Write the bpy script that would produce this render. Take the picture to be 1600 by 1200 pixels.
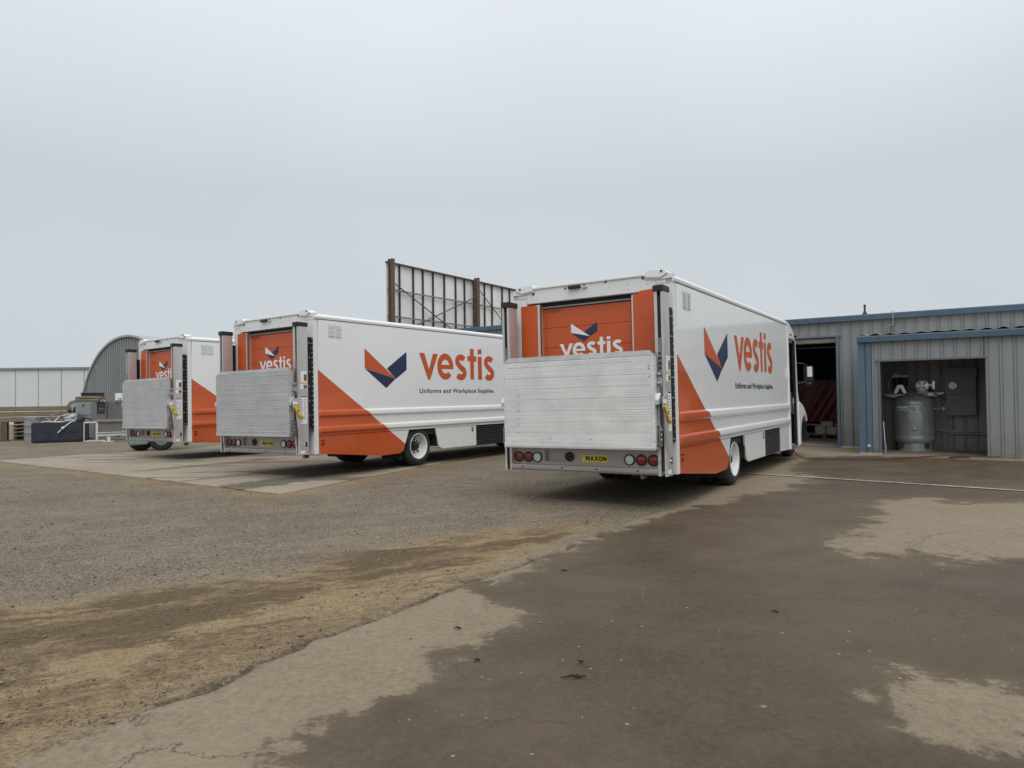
import bpy, bmesh, math, random
import numpy as np
from mathutils import Vector, Matrix

random.seed(7)
np.random.seed(7)
scene = bpy.context.scene
for o in list(bpy.data.objects):
    bpy.data.objects.remove(o)
COL = scene.collection
R = math.radians

# ------------------------------------------------------------------ camera
CAM_H = 1.3995
cam_data = bpy.data.cameras.new('camera')
cam_data.sensor_width = 36.0
cam_data.lens = 24.175
cam_data.clip_start = 0.05
cam_data.clip_end = 3000
cam = bpy.data.objects.new('camera', cam_data)
COL.objects.link(cam)
cam.matrix_world = (Matrix.Translation((0, 0, CAM_H)) @ Matrix.Rotation(math.pi / 2 + 0.019935, 4, 'X')
                    @ Matrix.Rotation(-0.011197, 4, 'Z'))
scene.camera = cam

# ------------------------------------------------------------------ sky
SUN_EL, SUN_AZ = 58.0, 172.0          # azimuth clockwise from +Y
world = bpy.data.worlds.new('World')
scene.world = world
world.use_nodes = True
wn, wl = world.node_tree.nodes, world.node_tree.links
wn.clear()
w_out = wn.new('ShaderNodeOutputWorld')
w_bg = wn.new('ShaderNodeBackground')
w_bg.inputs['Strength'].default_value = 0.10
w_sky = wn.new('ShaderNodeTexSky')
w_sky.sky_type = 'NISHITA'
w_sky.sun_disc = False
w_sky.sun_elevation = R(SUN_EL)
w_sky.sun_rotation = R(SUN_AZ)
w_sky.dust_density = 4.0
w_hsv = wn.new('ShaderNodeHueSaturation')
w_hsv.inputs['Saturation'].default_value = 0.25
wl.new(w_sky.outputs[0], w_hsv.inputs['Color'])
w_tc = wn.new('ShaderNodeTexCoord')
w_sep = wn.new('ShaderNodeSeparateXYZ')
wl.new(w_tc.outputs['Generated'], w_sep.inputs[0])
w_n = wn.new('ShaderNodeTexNoise')
w_n.inputs['Scale'].default_value = 1.5
w_n.inputs['Detail'].default_value = 5.0
w_n.inputs['Roughness'].default_value = 0.48
w_map = wn.new('ShaderNodeMapping')
w_map.inputs['Scale'].default_value = (1.0, 1.0, 2.2)
wl.new(w_tc.outputs['Generated'], w_map.inputs[0])
wl.new(w_map.outputs[0], w_n.inputs['Vector'])
w_ramp = wn.new('ShaderNodeValToRGB')          # overcast layer by elevation
cr = w_ramp.color_ramp
cr.elements[0].position = 0.0
cr.elements[0].color = (0.60, 0.645, 0.68, 1)
cr.elements[1].position = 1.0
cr.elements[1].color = (1.0, 1.04, 1.07, 1)
for pos, c in ((0.13, (0.575, 0.62, 0.655, 1)), (0.28, (0.565, 0.61, 0.648, 1)), (0.47, (0.75, 0.80, 0.84, 1))):
    e = cr.elements.new(pos)
    e.color = c
wl.new(w_sep.outputs['Z'], w_ramp.inputs[0])
w_mr = wn.new('ShaderNodeMapRange')
w_mr.inputs['From Min'].default_value = 0.3
w_mr.inputs['From Max'].default_value = 0.7
w_mr.inputs['To Min'].default_value = 10.15
w_mr.inputs['To Max'].default_value = 11.15
wl.new(w_n.outputs['Fac'], w_mr.inputs['Value'])
w_mul = wn.new('ShaderNodeVectorMath')
w_mul.operation = 'SCALE'
wl.new(w_ramp.outputs[0], w_mul.inputs[0])
wl.new(w_mr.outputs[0], w_mul.inputs['Scale'])
w_mix = wn.new('ShaderNodeMix')
w_mix.data_type = 'RGBA'
w_mix.inputs['Factor'].default_value = 0.93
wl.new(w_hsv.outputs[0], w_mix.inputs[6])
wl.new(w_mul.outputs[0], w_mix.inputs[7])
wl.new(w_mix.outputs[2], w_bg.inputs['Color'])
wl.new(w_bg.outputs[0], w_out.inputs['Surface'])

# ------------------------------------------------------------------ sun behind the cloud
sun_data = bpy.data.lights.new('sun', 'SUN')
sun_data.energy = 1.4
sun_data.angle = R(42)
sun_data.color = (1.0, 0.97, 0.93)
sun = bpy.data.objects.new('sun', sun_data)
COL.objects.link(sun)
az = R(SUN_AZ)
to_sun = Vector((math.sin(az) * math.cos(R(SUN_EL)), math.cos(az) * math.cos(R(SUN_EL)), math.sin(R(SUN_EL))))
sun.rotation_euler = to_sun.to_track_quat('Z', 'Y').to_euler()
sun.location = to_sun * 60

scene.view_settings.view_transform = 'Standard'
scene.view_settings.look = 'None'
scene.view_settings.exposure = 0.0
scene.view_settings.gamma = 1.0
scene.view_settings.use_curve_mapping = False
scene.render.engine = 'CYCLES'
scene.cycles.max_bounces = 8

# ------------------------------------------------------------------ mesh helpers
class MB:
    def __init__(self):
        self.v, self.f, self.m = [], [], []

    def add(self, verts, faces, mi=0):
        b = len(self.v)
        self.v += [tuple(p) for p in verts]
        for f in faces:
            self.f.append([b + i for i in f])
            self.m.append(mi)
        return self

    def box(self, x0, x1, y0, y1, z0, z1, mi=0):
        return self.add([(x0, y0, z0), (x1, y0, z0), (x1, y1, z0), (x0, y1, z0), (x0, y0, z1), (x1, y0, z1), (x1, y1, z1), (x0, y1, z1)],
                        [(3, 2, 1, 0), (4, 5, 6, 7), (0, 1, 5, 4), (1, 2, 6, 5), (2, 3, 7, 6), (3, 0, 4, 7)], mi)

    def prism(self, poly, axis, a0, a1, mi=0):
        def mk(p, a):
            if axis == 'x': return (a, p[0], p[1])
            if axis == 'y': return (p[0], a, p[1])
            return (p[0], p[1], a)
        n = len(poly)
        vs = [mk(p, a0) for p in poly] + [mk(p, a1) for p in poly]
        fs = [list(range(n))[::-1], list(range(n, 2 * n))]
        fs += [(i, (i + 1) % n, n + (i + 1) % n, n + i) for i in range(n)]
        return self.add(vs, fs, mi)

    def tube(self, pts, r, n=8, cap=True, mi=0):
        pts = [Vector(p) for p in pts]
        rs = r if isinstance(r, (list, tuple)) else [r] * len(pts)
        vs, prev = [], None
        for i, p in enumerate(pts):
            d = (pts[min(i + 1, len(pts) - 1)] - pts[max(i - 1, 0)]).normalized()
            if prev is None:
                u = d.cross(Vector((0, 0, 1)))
                if u.length < 1e-3: u = d.cross(Vector((0, 1, 0)))
            else:
                u = prev - d * prev.dot(d)
            u.normalize()
            prev = u
            w = d.cross(u)
            for k in range(n):
                a = 2 * math.pi * k / n
                vs.append(p + (u * math.cos(a) + w * math.sin(a)) * rs[i])
        fs = []
        for i in range(len(pts) - 1):
            for k in range(n):
                fs.append((i * n + k, i * n + (k + 1) % n, (i + 1) * n + (k + 1) % n, (i + 1) * n + k))
        if cap:
            fs.append(list(range(n))[::-1])
            fs.append([(len(pts) - 1) * n + k for k in range(n)])
        return self.add(vs, fs, mi)

    def lathe(self, prof, c, axis='z', n=24, mi=0, cap=True):
        vs = []
        for r, h in prof:
            for k in range(n):
                a = 2 * math.pi * k / n
                u, w = r * math.cos(a), r * math.sin(a)
                if axis == 'z': p = (c[0] + u, c[1] + w, c[2] + h)
                elif axis == 'y': p = (c[0] + u, c[1] + h, c[2] + w)
                else: p = (c[0] + h, c[1] + u, c[2] + w)
                vs.append(p)
        fs = []
        for i in range(len(prof) - 1):
            for k in range(n):
                fs.append((i * n + k, i * n + (k + 1) % n, (i + 1) * n + (k + 1) % n, (i + 1) * n + k))
        if cap:
            fs.append(list(range(n))[::-1])
            fs.append([(len(prof) - 1) * n + k for k in range(n)])
        return self.add(vs, fs, mi)

    def ball(self, c, r, n=8, mi=0):
        rr = r if isinstance(r, (tuple, list)) else (r, r, r)
        vs, fs = [], []
        for i in range(1, n):
            t = math.pi * i / n
            for k in range(n):
                a = 2 * math.pi * k / n
                vs.append((c[0] + rr[0] * math.sin(t) * math.cos(a), c[1] + rr[1] * math.sin(t) * math.sin(a), c[2] + rr[2] * math.cos(t)))
        for i in range(n - 2):
            for k in range(n):
                fs.append((i * n + k, (i + 1) * n + k, (i + 1) * n + (k + 1) % n, i * n + (k + 1) % n))
        top, bot = len(vs), len(vs) + 1
        vs += [(c[0], c[1], c[2] + rr[2]), (c[0], c[1], c[2] - rr[2])]
        for k in range(n):
            fs.append((top, k, (k + 1) % n))
            fs.append((bot, (n - 2) * n + (k + 1) % n, (n - 2) * n + k))
        return self.add(vs, fs, mi)

    def mesh(self, name, mats, bevel=0.0, smooth=True, angle=32):
        me = bpy.data.meshes.new(name)
        me.from_pydata(self.v, [], self.f)
        for i, p in enumerate(me.polygons):
            p.material_index = self.m[i]
        bm = bmesh.new()
        bm.from_mesh(me)
        bmesh.ops.recalc_face_normals(bm, faces=bm.faces)
        if bevel > 0:
            es = [e for e in bm.edges if len(e.link_faces) == 2 and e.calc_face_angle(0) > R(28)]
            bmesh.ops.bevel(bm, geom=es, offset=bevel, segments=2, affect='EDGES', clamp_overlap=True)
        bm.to_mesh(me)
        bm.free()
        for mt in (mats if isinstance(mats, (list, tuple)) else [mats]):
            me.materials.append(mt)
        if smooth:
            me.polygons.foreach_set('use_smooth', [True] * len(me.polygons))
            me.set_sharp_from_angle(angle=R(angle))
        me.update()
        return me

    def build(self, name, mats, parent=None, bevel=0.0, smooth=True, angle=32):
        return link(name, self.mesh(name, mats, bevel, smooth, angle), parent)


def link(name, me, parent=None, loc=None):
    o = bpy.data.objects.new(name, me)
    COL.objects.link(o)
    if parent is not None: o.parent = parent
    if loc is not None: o.location = loc
    return o


def tag(o, label=None, cat=None, group=None, kind=None):
    if label: o['label'] = label
    if cat: o['category'] = cat
    if group: o['group'] = group
    if kind: o['kind'] = kind
    return o


def empty(name, loc, rz=0.0):
    o = bpy.data.objects.new(name, None)
    COL.objects.link(o)
    o.location = loc
    o.rotation_euler = (0, 0, rz)
    o.empty_display_size = 0.2
    return o


def copy_tree(o, parent=None):
    c = o.copy()
    COL.objects.link(c)
    c.parent = parent
    for ch in list(o.children):
        copy_tree(ch, c)
    return c


def flat_mesh(name, loops, fmap, mat):
    """filled 2-D outline(s), holes allowed -> mesh, points mapped by fmap(u, v)"""
    cu = bpy.data.curves.new(name, 'CURVE')
    cu.dimensions = '2D'
    cu.fill_mode = 'BOTH'
    for lp in loops:
        sp = cu.splines.new('POLY')
        sp.points.add(len(lp) - 1)
        for i, p in enumerate(lp):
            sp.points[i].co = (p[0], p[1], 0, 1)
        sp.use_cyclic_u = True
    return _curve_to_mesh(name, cu, fmap, mat)


def text_mesh(name, body, box, fmap, mat, bold=0.0, shear=0.0, space=1.0):
    """text fitted into box = (u0, v0, u1, v1)"""
    cu = bpy.data.curves.new(name, 'FONT')
    cu.body = body
    cu.size = 1.0
    cu.offset = bold
    cu.shear = shear
    cu.space_character = space
    cu.resolution_u = 4
    o = bpy.data.objects.new(name, cu)
    COL.objects.link(o)
    bpy.context.view_layer.update()
    me0 = bpy.data.meshes.new_from_object(o.evaluated_get(bpy.context.evaluated_depsgraph_get()))
    bpy.data.objects.remove(o)
    xs = [v.co.x for v in me0.vertices]
    ys = [v.co.y for v in me0.vertices]
    x0, x1, y0, y1 = min(xs), max(xs), min(ys), max(ys)
    for v in me0.vertices:
        u = box[0] + (v.co.x - x0) / (x1 - x0) * (box[2] - box[0])
        w = box[1] + (v.co.y - y0) / (y1 - y0) * (box[3] - box[1])
        v.co = fmap(u, w)
    me0.materials.clear()
    me0.materials.append(mat)
    return me0


def _curve_to_mesh(name, cu, fmap, mat):
    o = bpy.data.objects.new(name, cu)
    COL.objects.link(o)
    bpy.context.view_layer.update()
    me = bpy.data.meshes.new_from_object(o.evaluated_get(bpy.context.evaluated_depsgraph_get()))
    bpy.data.objects.remove(o)
    for v in me.vertices:
        v.co = fmap(v.co.x, v.co.y)
    me.materials.clear()
    me.materials.append(mat)
    return me

# ------------------------------------------------------------------ material helpers
def nmat(name):
    m = bpy.data.materials.new(name)
    m.use_nodes = True
    nt = m.node_tree
    b = nt.nodes['Principled BSDF']
    return m, nt, b


def noise_node(nt, vec, scale, detail=4.0, rough=0.55):
    n = nt.nodes.new('ShaderNodeTexNoise')
    n.inputs['Scale'].default_value = scale
    n.inputs['Detail'].default_value = detail
    n.inputs['Roughness'].default_value = rough
    if vec is not None: nt.links.new(vec, n.inputs['Vector'])
    return n


def mapping(nt, src, scale=(1, 1, 1), rot=(0, 0, 0)):
    mp = nt.nodes.new('ShaderNodeMapping')
    mp.inputs['Scale'].default_value = scale
    mp.inputs['Rotation'].default_value = rot
    nt.links.new(src, mp.inputs[0])
    return mp.outputs[0]


def mrange(nt, val, a, b, c, d, smooth=False):
    n = nt.nodes.new('ShaderNodeMapRange')
    if smooth: n.interpolation_type = 'SMOOTHSTEP'
    for k, x in zip(('From Min', 'From Max', 'To Min', 'To Max'), (a, b, c, d)):
        n.inputs[k].default_value = x
    nt.links.new(val, n.inputs['Value'])
    return n.outputs[0]


def math_n(nt, op, a, b=None):
    n = nt.nodes.new('ShaderNodeMath')
    n.operation = op
    for i, x in enumerate((a, b)):
        if x is None: continue
        if isinstance(x, (int, float)): n.inputs[i].default_value = x
        else: nt.links.new(x, n.inputs[i])
    return n.outputs[0]


def mixc(nt, fac, a, b):
    n = nt.nodes.new('ShaderNodeMix')
    n.data_type = 'RGBA'
    if isinstance(fac, (int, float)): n.inputs['Factor'].default_value = fac
    else: nt.links.new(fac, n.inputs['Factor'])
    for i, x in ((6, a), (7, b)):
        if isinstance(x, (tuple, list)): n.inputs[i].default_value = (*x[:3], 1)
        else: nt.links.new(x, n.inputs[i])
    return n.outputs[2]


def simple(name, col, rough=0.5, metal=0.0, var=0.12, vscale=3.0, bump=0.0, bscale=60.0, stretch=(1, 1, 1), coat=0.0, spec=0.5, dirt=None):
    m, nt, b = nmat(name)
    tc = nt.nodes.new('ShaderNodeTexCoord')
    vec = mapping(nt, tc.outputs['Object'], stretch)
    n = noise_node(nt, vec, vscale, 6.0, 0.6)
    lo = tuple(max(0, c * (1 - var)) for c in col)
    hi = tuple(min(1, c * (1 + var)) for c in col)
    c = mixc(nt, mrange(nt, n.outputs['Fac'], 0.3, 0.7, 0, 1), lo, hi)
    if dirt:
        n3 = noise_node(nt, tc.outputs['Object'], dirt[1], 8.0, 0.7)
        c = mixc(nt, mrange(nt, n3.outputs['Fac'], dirt[2], dirt[2] + 0.2, 0, dirt[3]), c, dirt[0])
    nt.links.new(c, b.inputs['Base Color'])
    nt.links.new(mrange(nt, n.outputs['Fac'], 0.3, 0.7, max(0.02, rough - 0.06), min(1, rough + 0.08)), b.inputs['Roughness'])
    b.inputs['Metallic'].default_value = metal
    b.inputs['Specular IOR Level'].default_value = spec
    if coat:
        b.inputs['Coat Weight'].default_value = coat
        b.inputs['Coat Roughness'].default_value = 0.08
    if bump:
        n2 = noise_node(nt, vec, bscale, 4.0, 0.6)
        bp = nt.nodes.new('ShaderNodeBump')
        bp.inputs['Strength'].default_value = bump
        bp.inputs['Distance'].default_value = 0.01
        nt.links.new(n2.outputs['Fac'], bp.inputs['Height'])
        nt.links.new(bp.outputs[0], b.inputs['Normal'])
    return m


ORANGE = (0.56, 0.092, 0.015)
NAVY = (0.014, 0.028, 0.085)
WHITE = (0.82, 0.83, 0.82)
M = {}
M['white'] = simple('white_paint', WHITE, 0.33, var=0.02, vscale=1.5, coat=0.35)
M['white_rail'] = simple('white_rail_paint', (0.84, 0.85, 0.84), 0.38, var=0.02, vscale=1.5, coat=0.2)
M['grey_white'] = simple('off_white_frame', (0.74, 0.76, 0.76), 0.40, var=0.03, vscale=2.0)
M['vent_plate'] = simple('vent_plate_paint', (0.66, 0.67, 0.66), 0.4, var=0.03)
M['orange'] = simple('orange_vinyl', ORANGE, 0.38, var=0.05, vscale=2.0, coat=0.15)
M['orange_print'] = simple('orange_print', (0.56, 0.095, 0.022), 0.42, var=0.03)
M['navy_print'] = simple('navy_print', NAVY, 0.40, var=0.05)
M['white_print'] = simple('white_print', (0.82, 0.82, 0.82), 0.45, var=0.02)
M['black_print'] = simple('black_print', (0.012, 0.012, 0.014), 0.5, var=0.1)
M['grey_print'] = simple('grey_print', (0.33, 0.34, 0.36), 0.5, var=0.1)
M['brown_print'] = simple('brown_print', (0.16, 0.09, 0.07), 0.5, var=0.3, vscale=30)
M['yellow'] = simple('yellow_plastic', (0.72, 0.60, 0.05), 0.45, var=0.05)
M['yellow_lever'] = simple('yellow_lever_paint', (0.68, 0.47, 0.03), 0.45, var=0.1)
M['steel'] = simple('galvanised_steel', (0.60, 0.585, 0.57), 0.42, metal=0.55, var=0.10, vscale=6, stretch=(1, 1, 0.3))
M['steel_dark'] = simple('worn_steel', (0.28, 0.275, 0.27), 0.45, metal=0.7, var=0.2, vscale=10)
M['steel_lip'] = simple('grey_ramp_steel', (0.36, 0.355, 0.35), 0.5, metal=0.6, var=0.15, vscale=5)  # darker grey than the deck planks
M['alum_rail'] = simple('extruded_aluminium', (0.68, 0.68, 0.67), 0.35, metal=0.7, var=0.06, vscale=6, stretch=(1, 1, 0.2))
M['bumper'] = simple('brushed_bumper_steel', (0.40, 0.375, 0.35), 0.45, metal=0.45, var=0.10, vscale=4, stretch=(1, 0.2, 2))
M['black'] = simple('black_plastic', (0.018, 0.018, 0.020), 0.5, var=0.2, vscale=8)
M['black_rail'] = simple('black_powder_coat', (0.012, 0.012, 0.013), 0.55, var=0.2, vscale=8, spec=0.25)
M['slat'] = simple('dark_grey_slat', (0.045, 0.046, 0.048), 0.45, var=0.1, vscale=8)
M['chassis'] = simple('chassis_black', (0.014, 0.014, 0.014), 0.7, var=0.3, vscale=5)
M['rubber'] = simple('tyre_rubber', (0.028, 0.027, 0.026), 0.78, var=0.25, vscale=7, bump=0.15, bscale=120, dirt=((0.11, 0.10, 0.085), 4.0, 0.52, 0.4))
M['rim'] = simple('white_wheel_paint', (0.74, 0.75, 0.74), 0.35, var=0.05, vscale=5, dirt=((0.35, 0.32, 0.27), 9.0, 0.58, 0.5))
M['lens_red'] = simple('red_lens', (0.26, 0.015, 0.014), 0.18, var=0.25, vscale=40, coat=0.6)
M['lens_white'] = simple('clear_lens', (0.72, 0.73, 0.74), 0.15, var=0.12, vscale=60, coat=0.6)
M['lens_amber'] = simple('amber_lens', (0.45, 0.12, 0.02), 0.2, var=0.2, vscale=40, coat=0.6)
M['glass'] = simple('dark_tinted_glass', (0.018, 0.022, 0.024), 0.06, var=0.1)
M['mirror'] = simple('mirror_glass', (0.80, 0.85, 0.85), 0.03, metal=1.0, var=0.01)
M['seat'] = simple('grey_vinyl_seat', (0.10, 0.10, 0.105), 0.6, var=0.15, vscale=9)
M['interior'] = simple('grey_cab_lining', (0.14, 0.145, 0.15), 0.6, var=0.1)


def livery():
    m, nt, b = nmat('livery_white_orange')
    tc = nt.nodes.new('ShaderNodeTexCoord')
    sp = nt.nodes.new('ShaderNodeSeparateXYZ')
    nt.links.new(tc.outputs['Object'], sp.inputs[0])
    lim = math_n(nt, 'ADD', math_n(nt, 'MULTIPLY', sp.outputs['X'], 0.652), sp.outputs['Z'])
    mask = math_n(nt, 'LESS_THAN', lim, 1.915)
    gp = nt.nodes.new('ShaderNodeNewGeometry')
    n = noise_node(nt, gp.outputs['Position'], 1.3, 5)
    wv = mrange(nt, n.outputs['Fac'], 0.3, 0.7, 0, 1)
    w = mixc(nt, wv, (0.81, 0.82, 0.815), (0.84, 0.85, 0.845))
    og = mixc(nt, wv, tuple(c * 0.95 for c in ORANGE), tuple(c * 1.05 for c in ORANGE))
    # road film: fine grime rising from the sills
    n2 = noise_node(nt, mapping(nt, gp.outputs['Position'], (1, 1, 2.5)), 3.5, 8, 0.7)
    g = math_n(nt, 'MULTIPLY', mrange(nt, sp.outputs['Z'], 0.25, 0.9, 0.16, 0.01), mrange(nt, n2.outputs['Fac'], 0.35, 0.75, 0.0, 1.0))
    c = mixc(nt, mask, w, og)
    c = mixc(nt, g, c, (0.30, 0.26, 0.21))
    nt.links.new(c, b.inputs['Base Color'])
    b.inputs['Roughness'].default_value = 0.34
    b.inputs['Coat Weight'].default_value = 0.6
    b.inputs['Coat Roughness'].default_value = 0.06
    # sheet metal is never perfectly flat
    n3 = noise_node(nt, gp.outputs['Position'], 1.6, 3)
    bp = nt.nodes.new('ShaderNodeBump')
    bp.inputs['Strength'].default_value = 0.10
    bp.inputs['Distance'].default_value = 0.03
    nt.links.new(n3.outputs['Fac'], bp.inputs['Height'])
    nt.links.new(bp.outputs[0], b.inputs['Normal'])
    nt.links.new(bp.outputs[0], b.inputs['Coat Normal'])
    return m


M['livery'] = livery()


def deck_metal(name, base, metal):
    m, nt, b = nmat(name)
    tc = nt.nodes.new('ShaderNodeTexCoord')
    oi = nt.nodes.new('ShaderNodeObjectInfo')
    off = nt.nodes.new('ShaderNodeVectorMath')
    off.operation = 'ADD'
    rs_ = math_n(nt, 'MULTIPLY', oi.outputs['Random'], 37.0)
    nt.links.new(tc.outputs['Object'], off.inputs[0])
    nt.links.new(rs_, off.inputs[1])
    ov = off.outputs[0]
    gp = nt.nodes.new('ShaderNodeNewGeometry')
    st = noise_node(nt, mapping(nt, ov, (1, 0.25, 14)), 3.0, 6, 0.6)
    big = noise_node(nt, gp.outputs['Position'], 2.6, 8, 0.7)
    sc = noise_node(nt, mapping(nt, ov, (1, 1.6, 8)), 4.0, 8, 0.75)
    c = mixc(nt, mrange(nt, st.outputs['Fac'], 0.3, 0.7, 0, 1), tuple(x * 0.88 for x in base), tuple(min(1, x * 1.08) for x in base))
    c = mixc(nt, mrange(nt, big.outputs['Fac'], 0.42, 0.68, 0, 0.55), c, tuple(x * 0.70 for x in base))
    c = mixc(nt, mrange(nt, sc.outputs['Fac'], 0.64, 0.72, 0, 0.5), c, tuple(x * 0.45 for x in base))
    nt.links.new(c, b.inputs['Base Color'])
    b.inputs['Metallic'].default_value = metal
    nt.links.new(mrange(nt, st.outputs['Fac'], 0.3, 0.7, 0.42, 0.58), b.inputs['Roughness'])
    bp = nt.nodes.new('ShaderNodeBump')
    bp.inputs['Strength'].default_value = 0.25
    bp.inputs['Distance'].default_value = 0.004
    nt.links.new(st.outputs['Fac'], bp.inputs['Height'])
    nt.links.new(bp.outputs[0], b.inputs['Normal'])
    return m


M['deck_bright'] = deck_metal('bright_aluminium_deck', (0.80, 0.80, 0.79), 0.35)
M['deck_dull'] = deck_metal('dull_aluminium_deck', (0.55, 0.56, 0.57), 0.45)

# ------------------------------------------------------------------ the ground
CRACK = [(-2.6, 1.9), (-1.648, 3.116), (-1.484, 3.384), (-1.369, 3.661), (-1.211, 4.04), (-.988, 4.377), (-.713, 4.703), (-.48, 5.002), (-.264, 5.343), (-.017, 5.735)]
APRON = CRACK + [(.30, 6.1), (.75, 6.95), (1.35, 7.9), (1.9, 8.45), (2.3, 9.0), (2.9, 10.2), (4.2, 12.8), (6, 16), (8, 19.5), (40, 19.5), (40, 0), (-2.6, 0)]
WET = [(-.85, 2.9), (-.722, 3.189), (-.623, 3.289), (-.529, 3.472), (-.395, 3.721), (-.305, 3.908), (-.171, 4.171), (-.05, 4.471), (-.102, 4.62), (-.29, 4.914), (-.115, 5.282), (.139, 5.622),
       (.436, 6.107), (.817, 6.928), (1.073, 7.353), (1.435, 7.83), (1.95, 8.32), (2.292, 8.85), (2.585, 8.766), (3.035, 9.401), (3.947, 10.173), (5.089, 11.704), (5.0, 12.6), (5.7, 13.9),
       (6.6, 15.4), (8.2, 15.6), (9.5, 14.6), (12, 13), (10, 8), (6, 4), (3, 1.2), (-.9, 1.4)]
DRY = [[(6.9, 8.6), (5.484, 8.759), (5.473, 9.393), (4.836, 8.868), (4.389, 8.637), (4.5, 8.3), (4.076, 7.744), (3.288, 6.729), (3.03, 6.449), (3.006, 5.934), (3.339, 6.038), (3.518, 6.155), (3.695, 5.784), (4.6, 5.9), (6.2, 6.9)],
       [(2.5, 3.3), (2.064, 3.304), (1.928, 3.353), (1.808, 3.408), (1.76, 3.2), (1.731, 2.9), (2.3, 2.7)],
       [(-.95, 3.3), (-.6, 3.55), (-.35, 3.85), (-.55, 4.1), (-.9, 3.7)]]
SAND = [(-6, 4.2), (-4.2, 4.75), (-3.143, 5.0), (-2.696, 5.262), (-2.06, 5.516), (-1.663, 5.922), (-1.254, 6.675), (-.676, 7.109), (.0, 7.45), (.6, 7.6), (1.0, 7.6), (.302, 6.2)] + CRACK[::-1] + [(-6, 0)]
MUD = [(-6, 4.6), (-4.0, 4.7), (-3.0, 4.72), (-2.55, 5.05), (-2.0, 5.4), (-1.52, 5.9), (-1.1, 6.45), (-.50, 6.7), (.0, 6.85), (.5, 7.0), (.33, 6.6), (.0, 6.15), (-.55, 5.55), (-1.08, 5.35), (-1.45, 4.9), (-1.95, 4.4), (-2.1, 3.75), (-2.4, 3.3), (-3.0, 2.6), (-6, 2.2)]
SLAB = [(-3.457, 10.294), (-12.63, 16.82), (-6.0, 25.2), (3.2, 26.6), (-.19, 18.27)]


def poly_sd(P, poly):
    """signed distance, positive inside"""
    poly = np.array(poly, float)
    n = len(poly)
    d2 = np.full(len(P), 1e9)
    ins = np.zeros(len(P), bool)
    for i in range(n):
        a, b = poly[i], poly[(i + 1) % n]
        ab = b - a
        t = np.clip(((P - a) @ ab) / (ab @ ab), 0, 1)
        q = P - (a + t[:, None] * ab)
        d2 = np.minimum(d2, (q * q).sum(1))
        c = (a[1] > P[:, 1]) != (b[1] > P[:, 1])
        with np.errstate(divide='ignore', invalid='ignore'):
            xi = (b[0] - a[0]) * (P[:, 1] - a[1]) / (b[1] - a[1]) + a[0]
        ins ^= c & (P[:, 0] < xi)
    d = np.sqrt(d2)
    return np.where(ins, d, -d)


def line_d(P, pts):
    d2 = np.full(len(P), 1e9)
    pts = np.array(pts, float)
    for a, b in zip(pts[:-1], pts[1:]):
        ab = b - a
        t = np.clip(((P - a) @ ab) / (ab @ ab), 0, 1)
        q = P - (a + t[:, None] * ab)
        d2 = np.minimum(d2, (q * q).sum(1))
    return np.sqrt(d2)


_perm = np.random.RandomState(3).rand(512, 512)


def vnoise(P, s):
    q = P * s + 100.0
    i = np.floor(q).astype(int)
    f = q - i
    f = f * f * (3 - 2 * f)
    g = lambda a, b: _perm[(i[:, 0] + a) % 512, (i[:, 1] + b) % 512]
    return (g(0, 0) * (1 - f[:, 0]) + g(1, 0) * f[:, 0]) * (1 - f[:, 1]) + (g(0, 1) * (1 - f[:, 0]) + g(1, 1) * f[:, 0]) * f[:, 1] - 0.5


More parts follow.
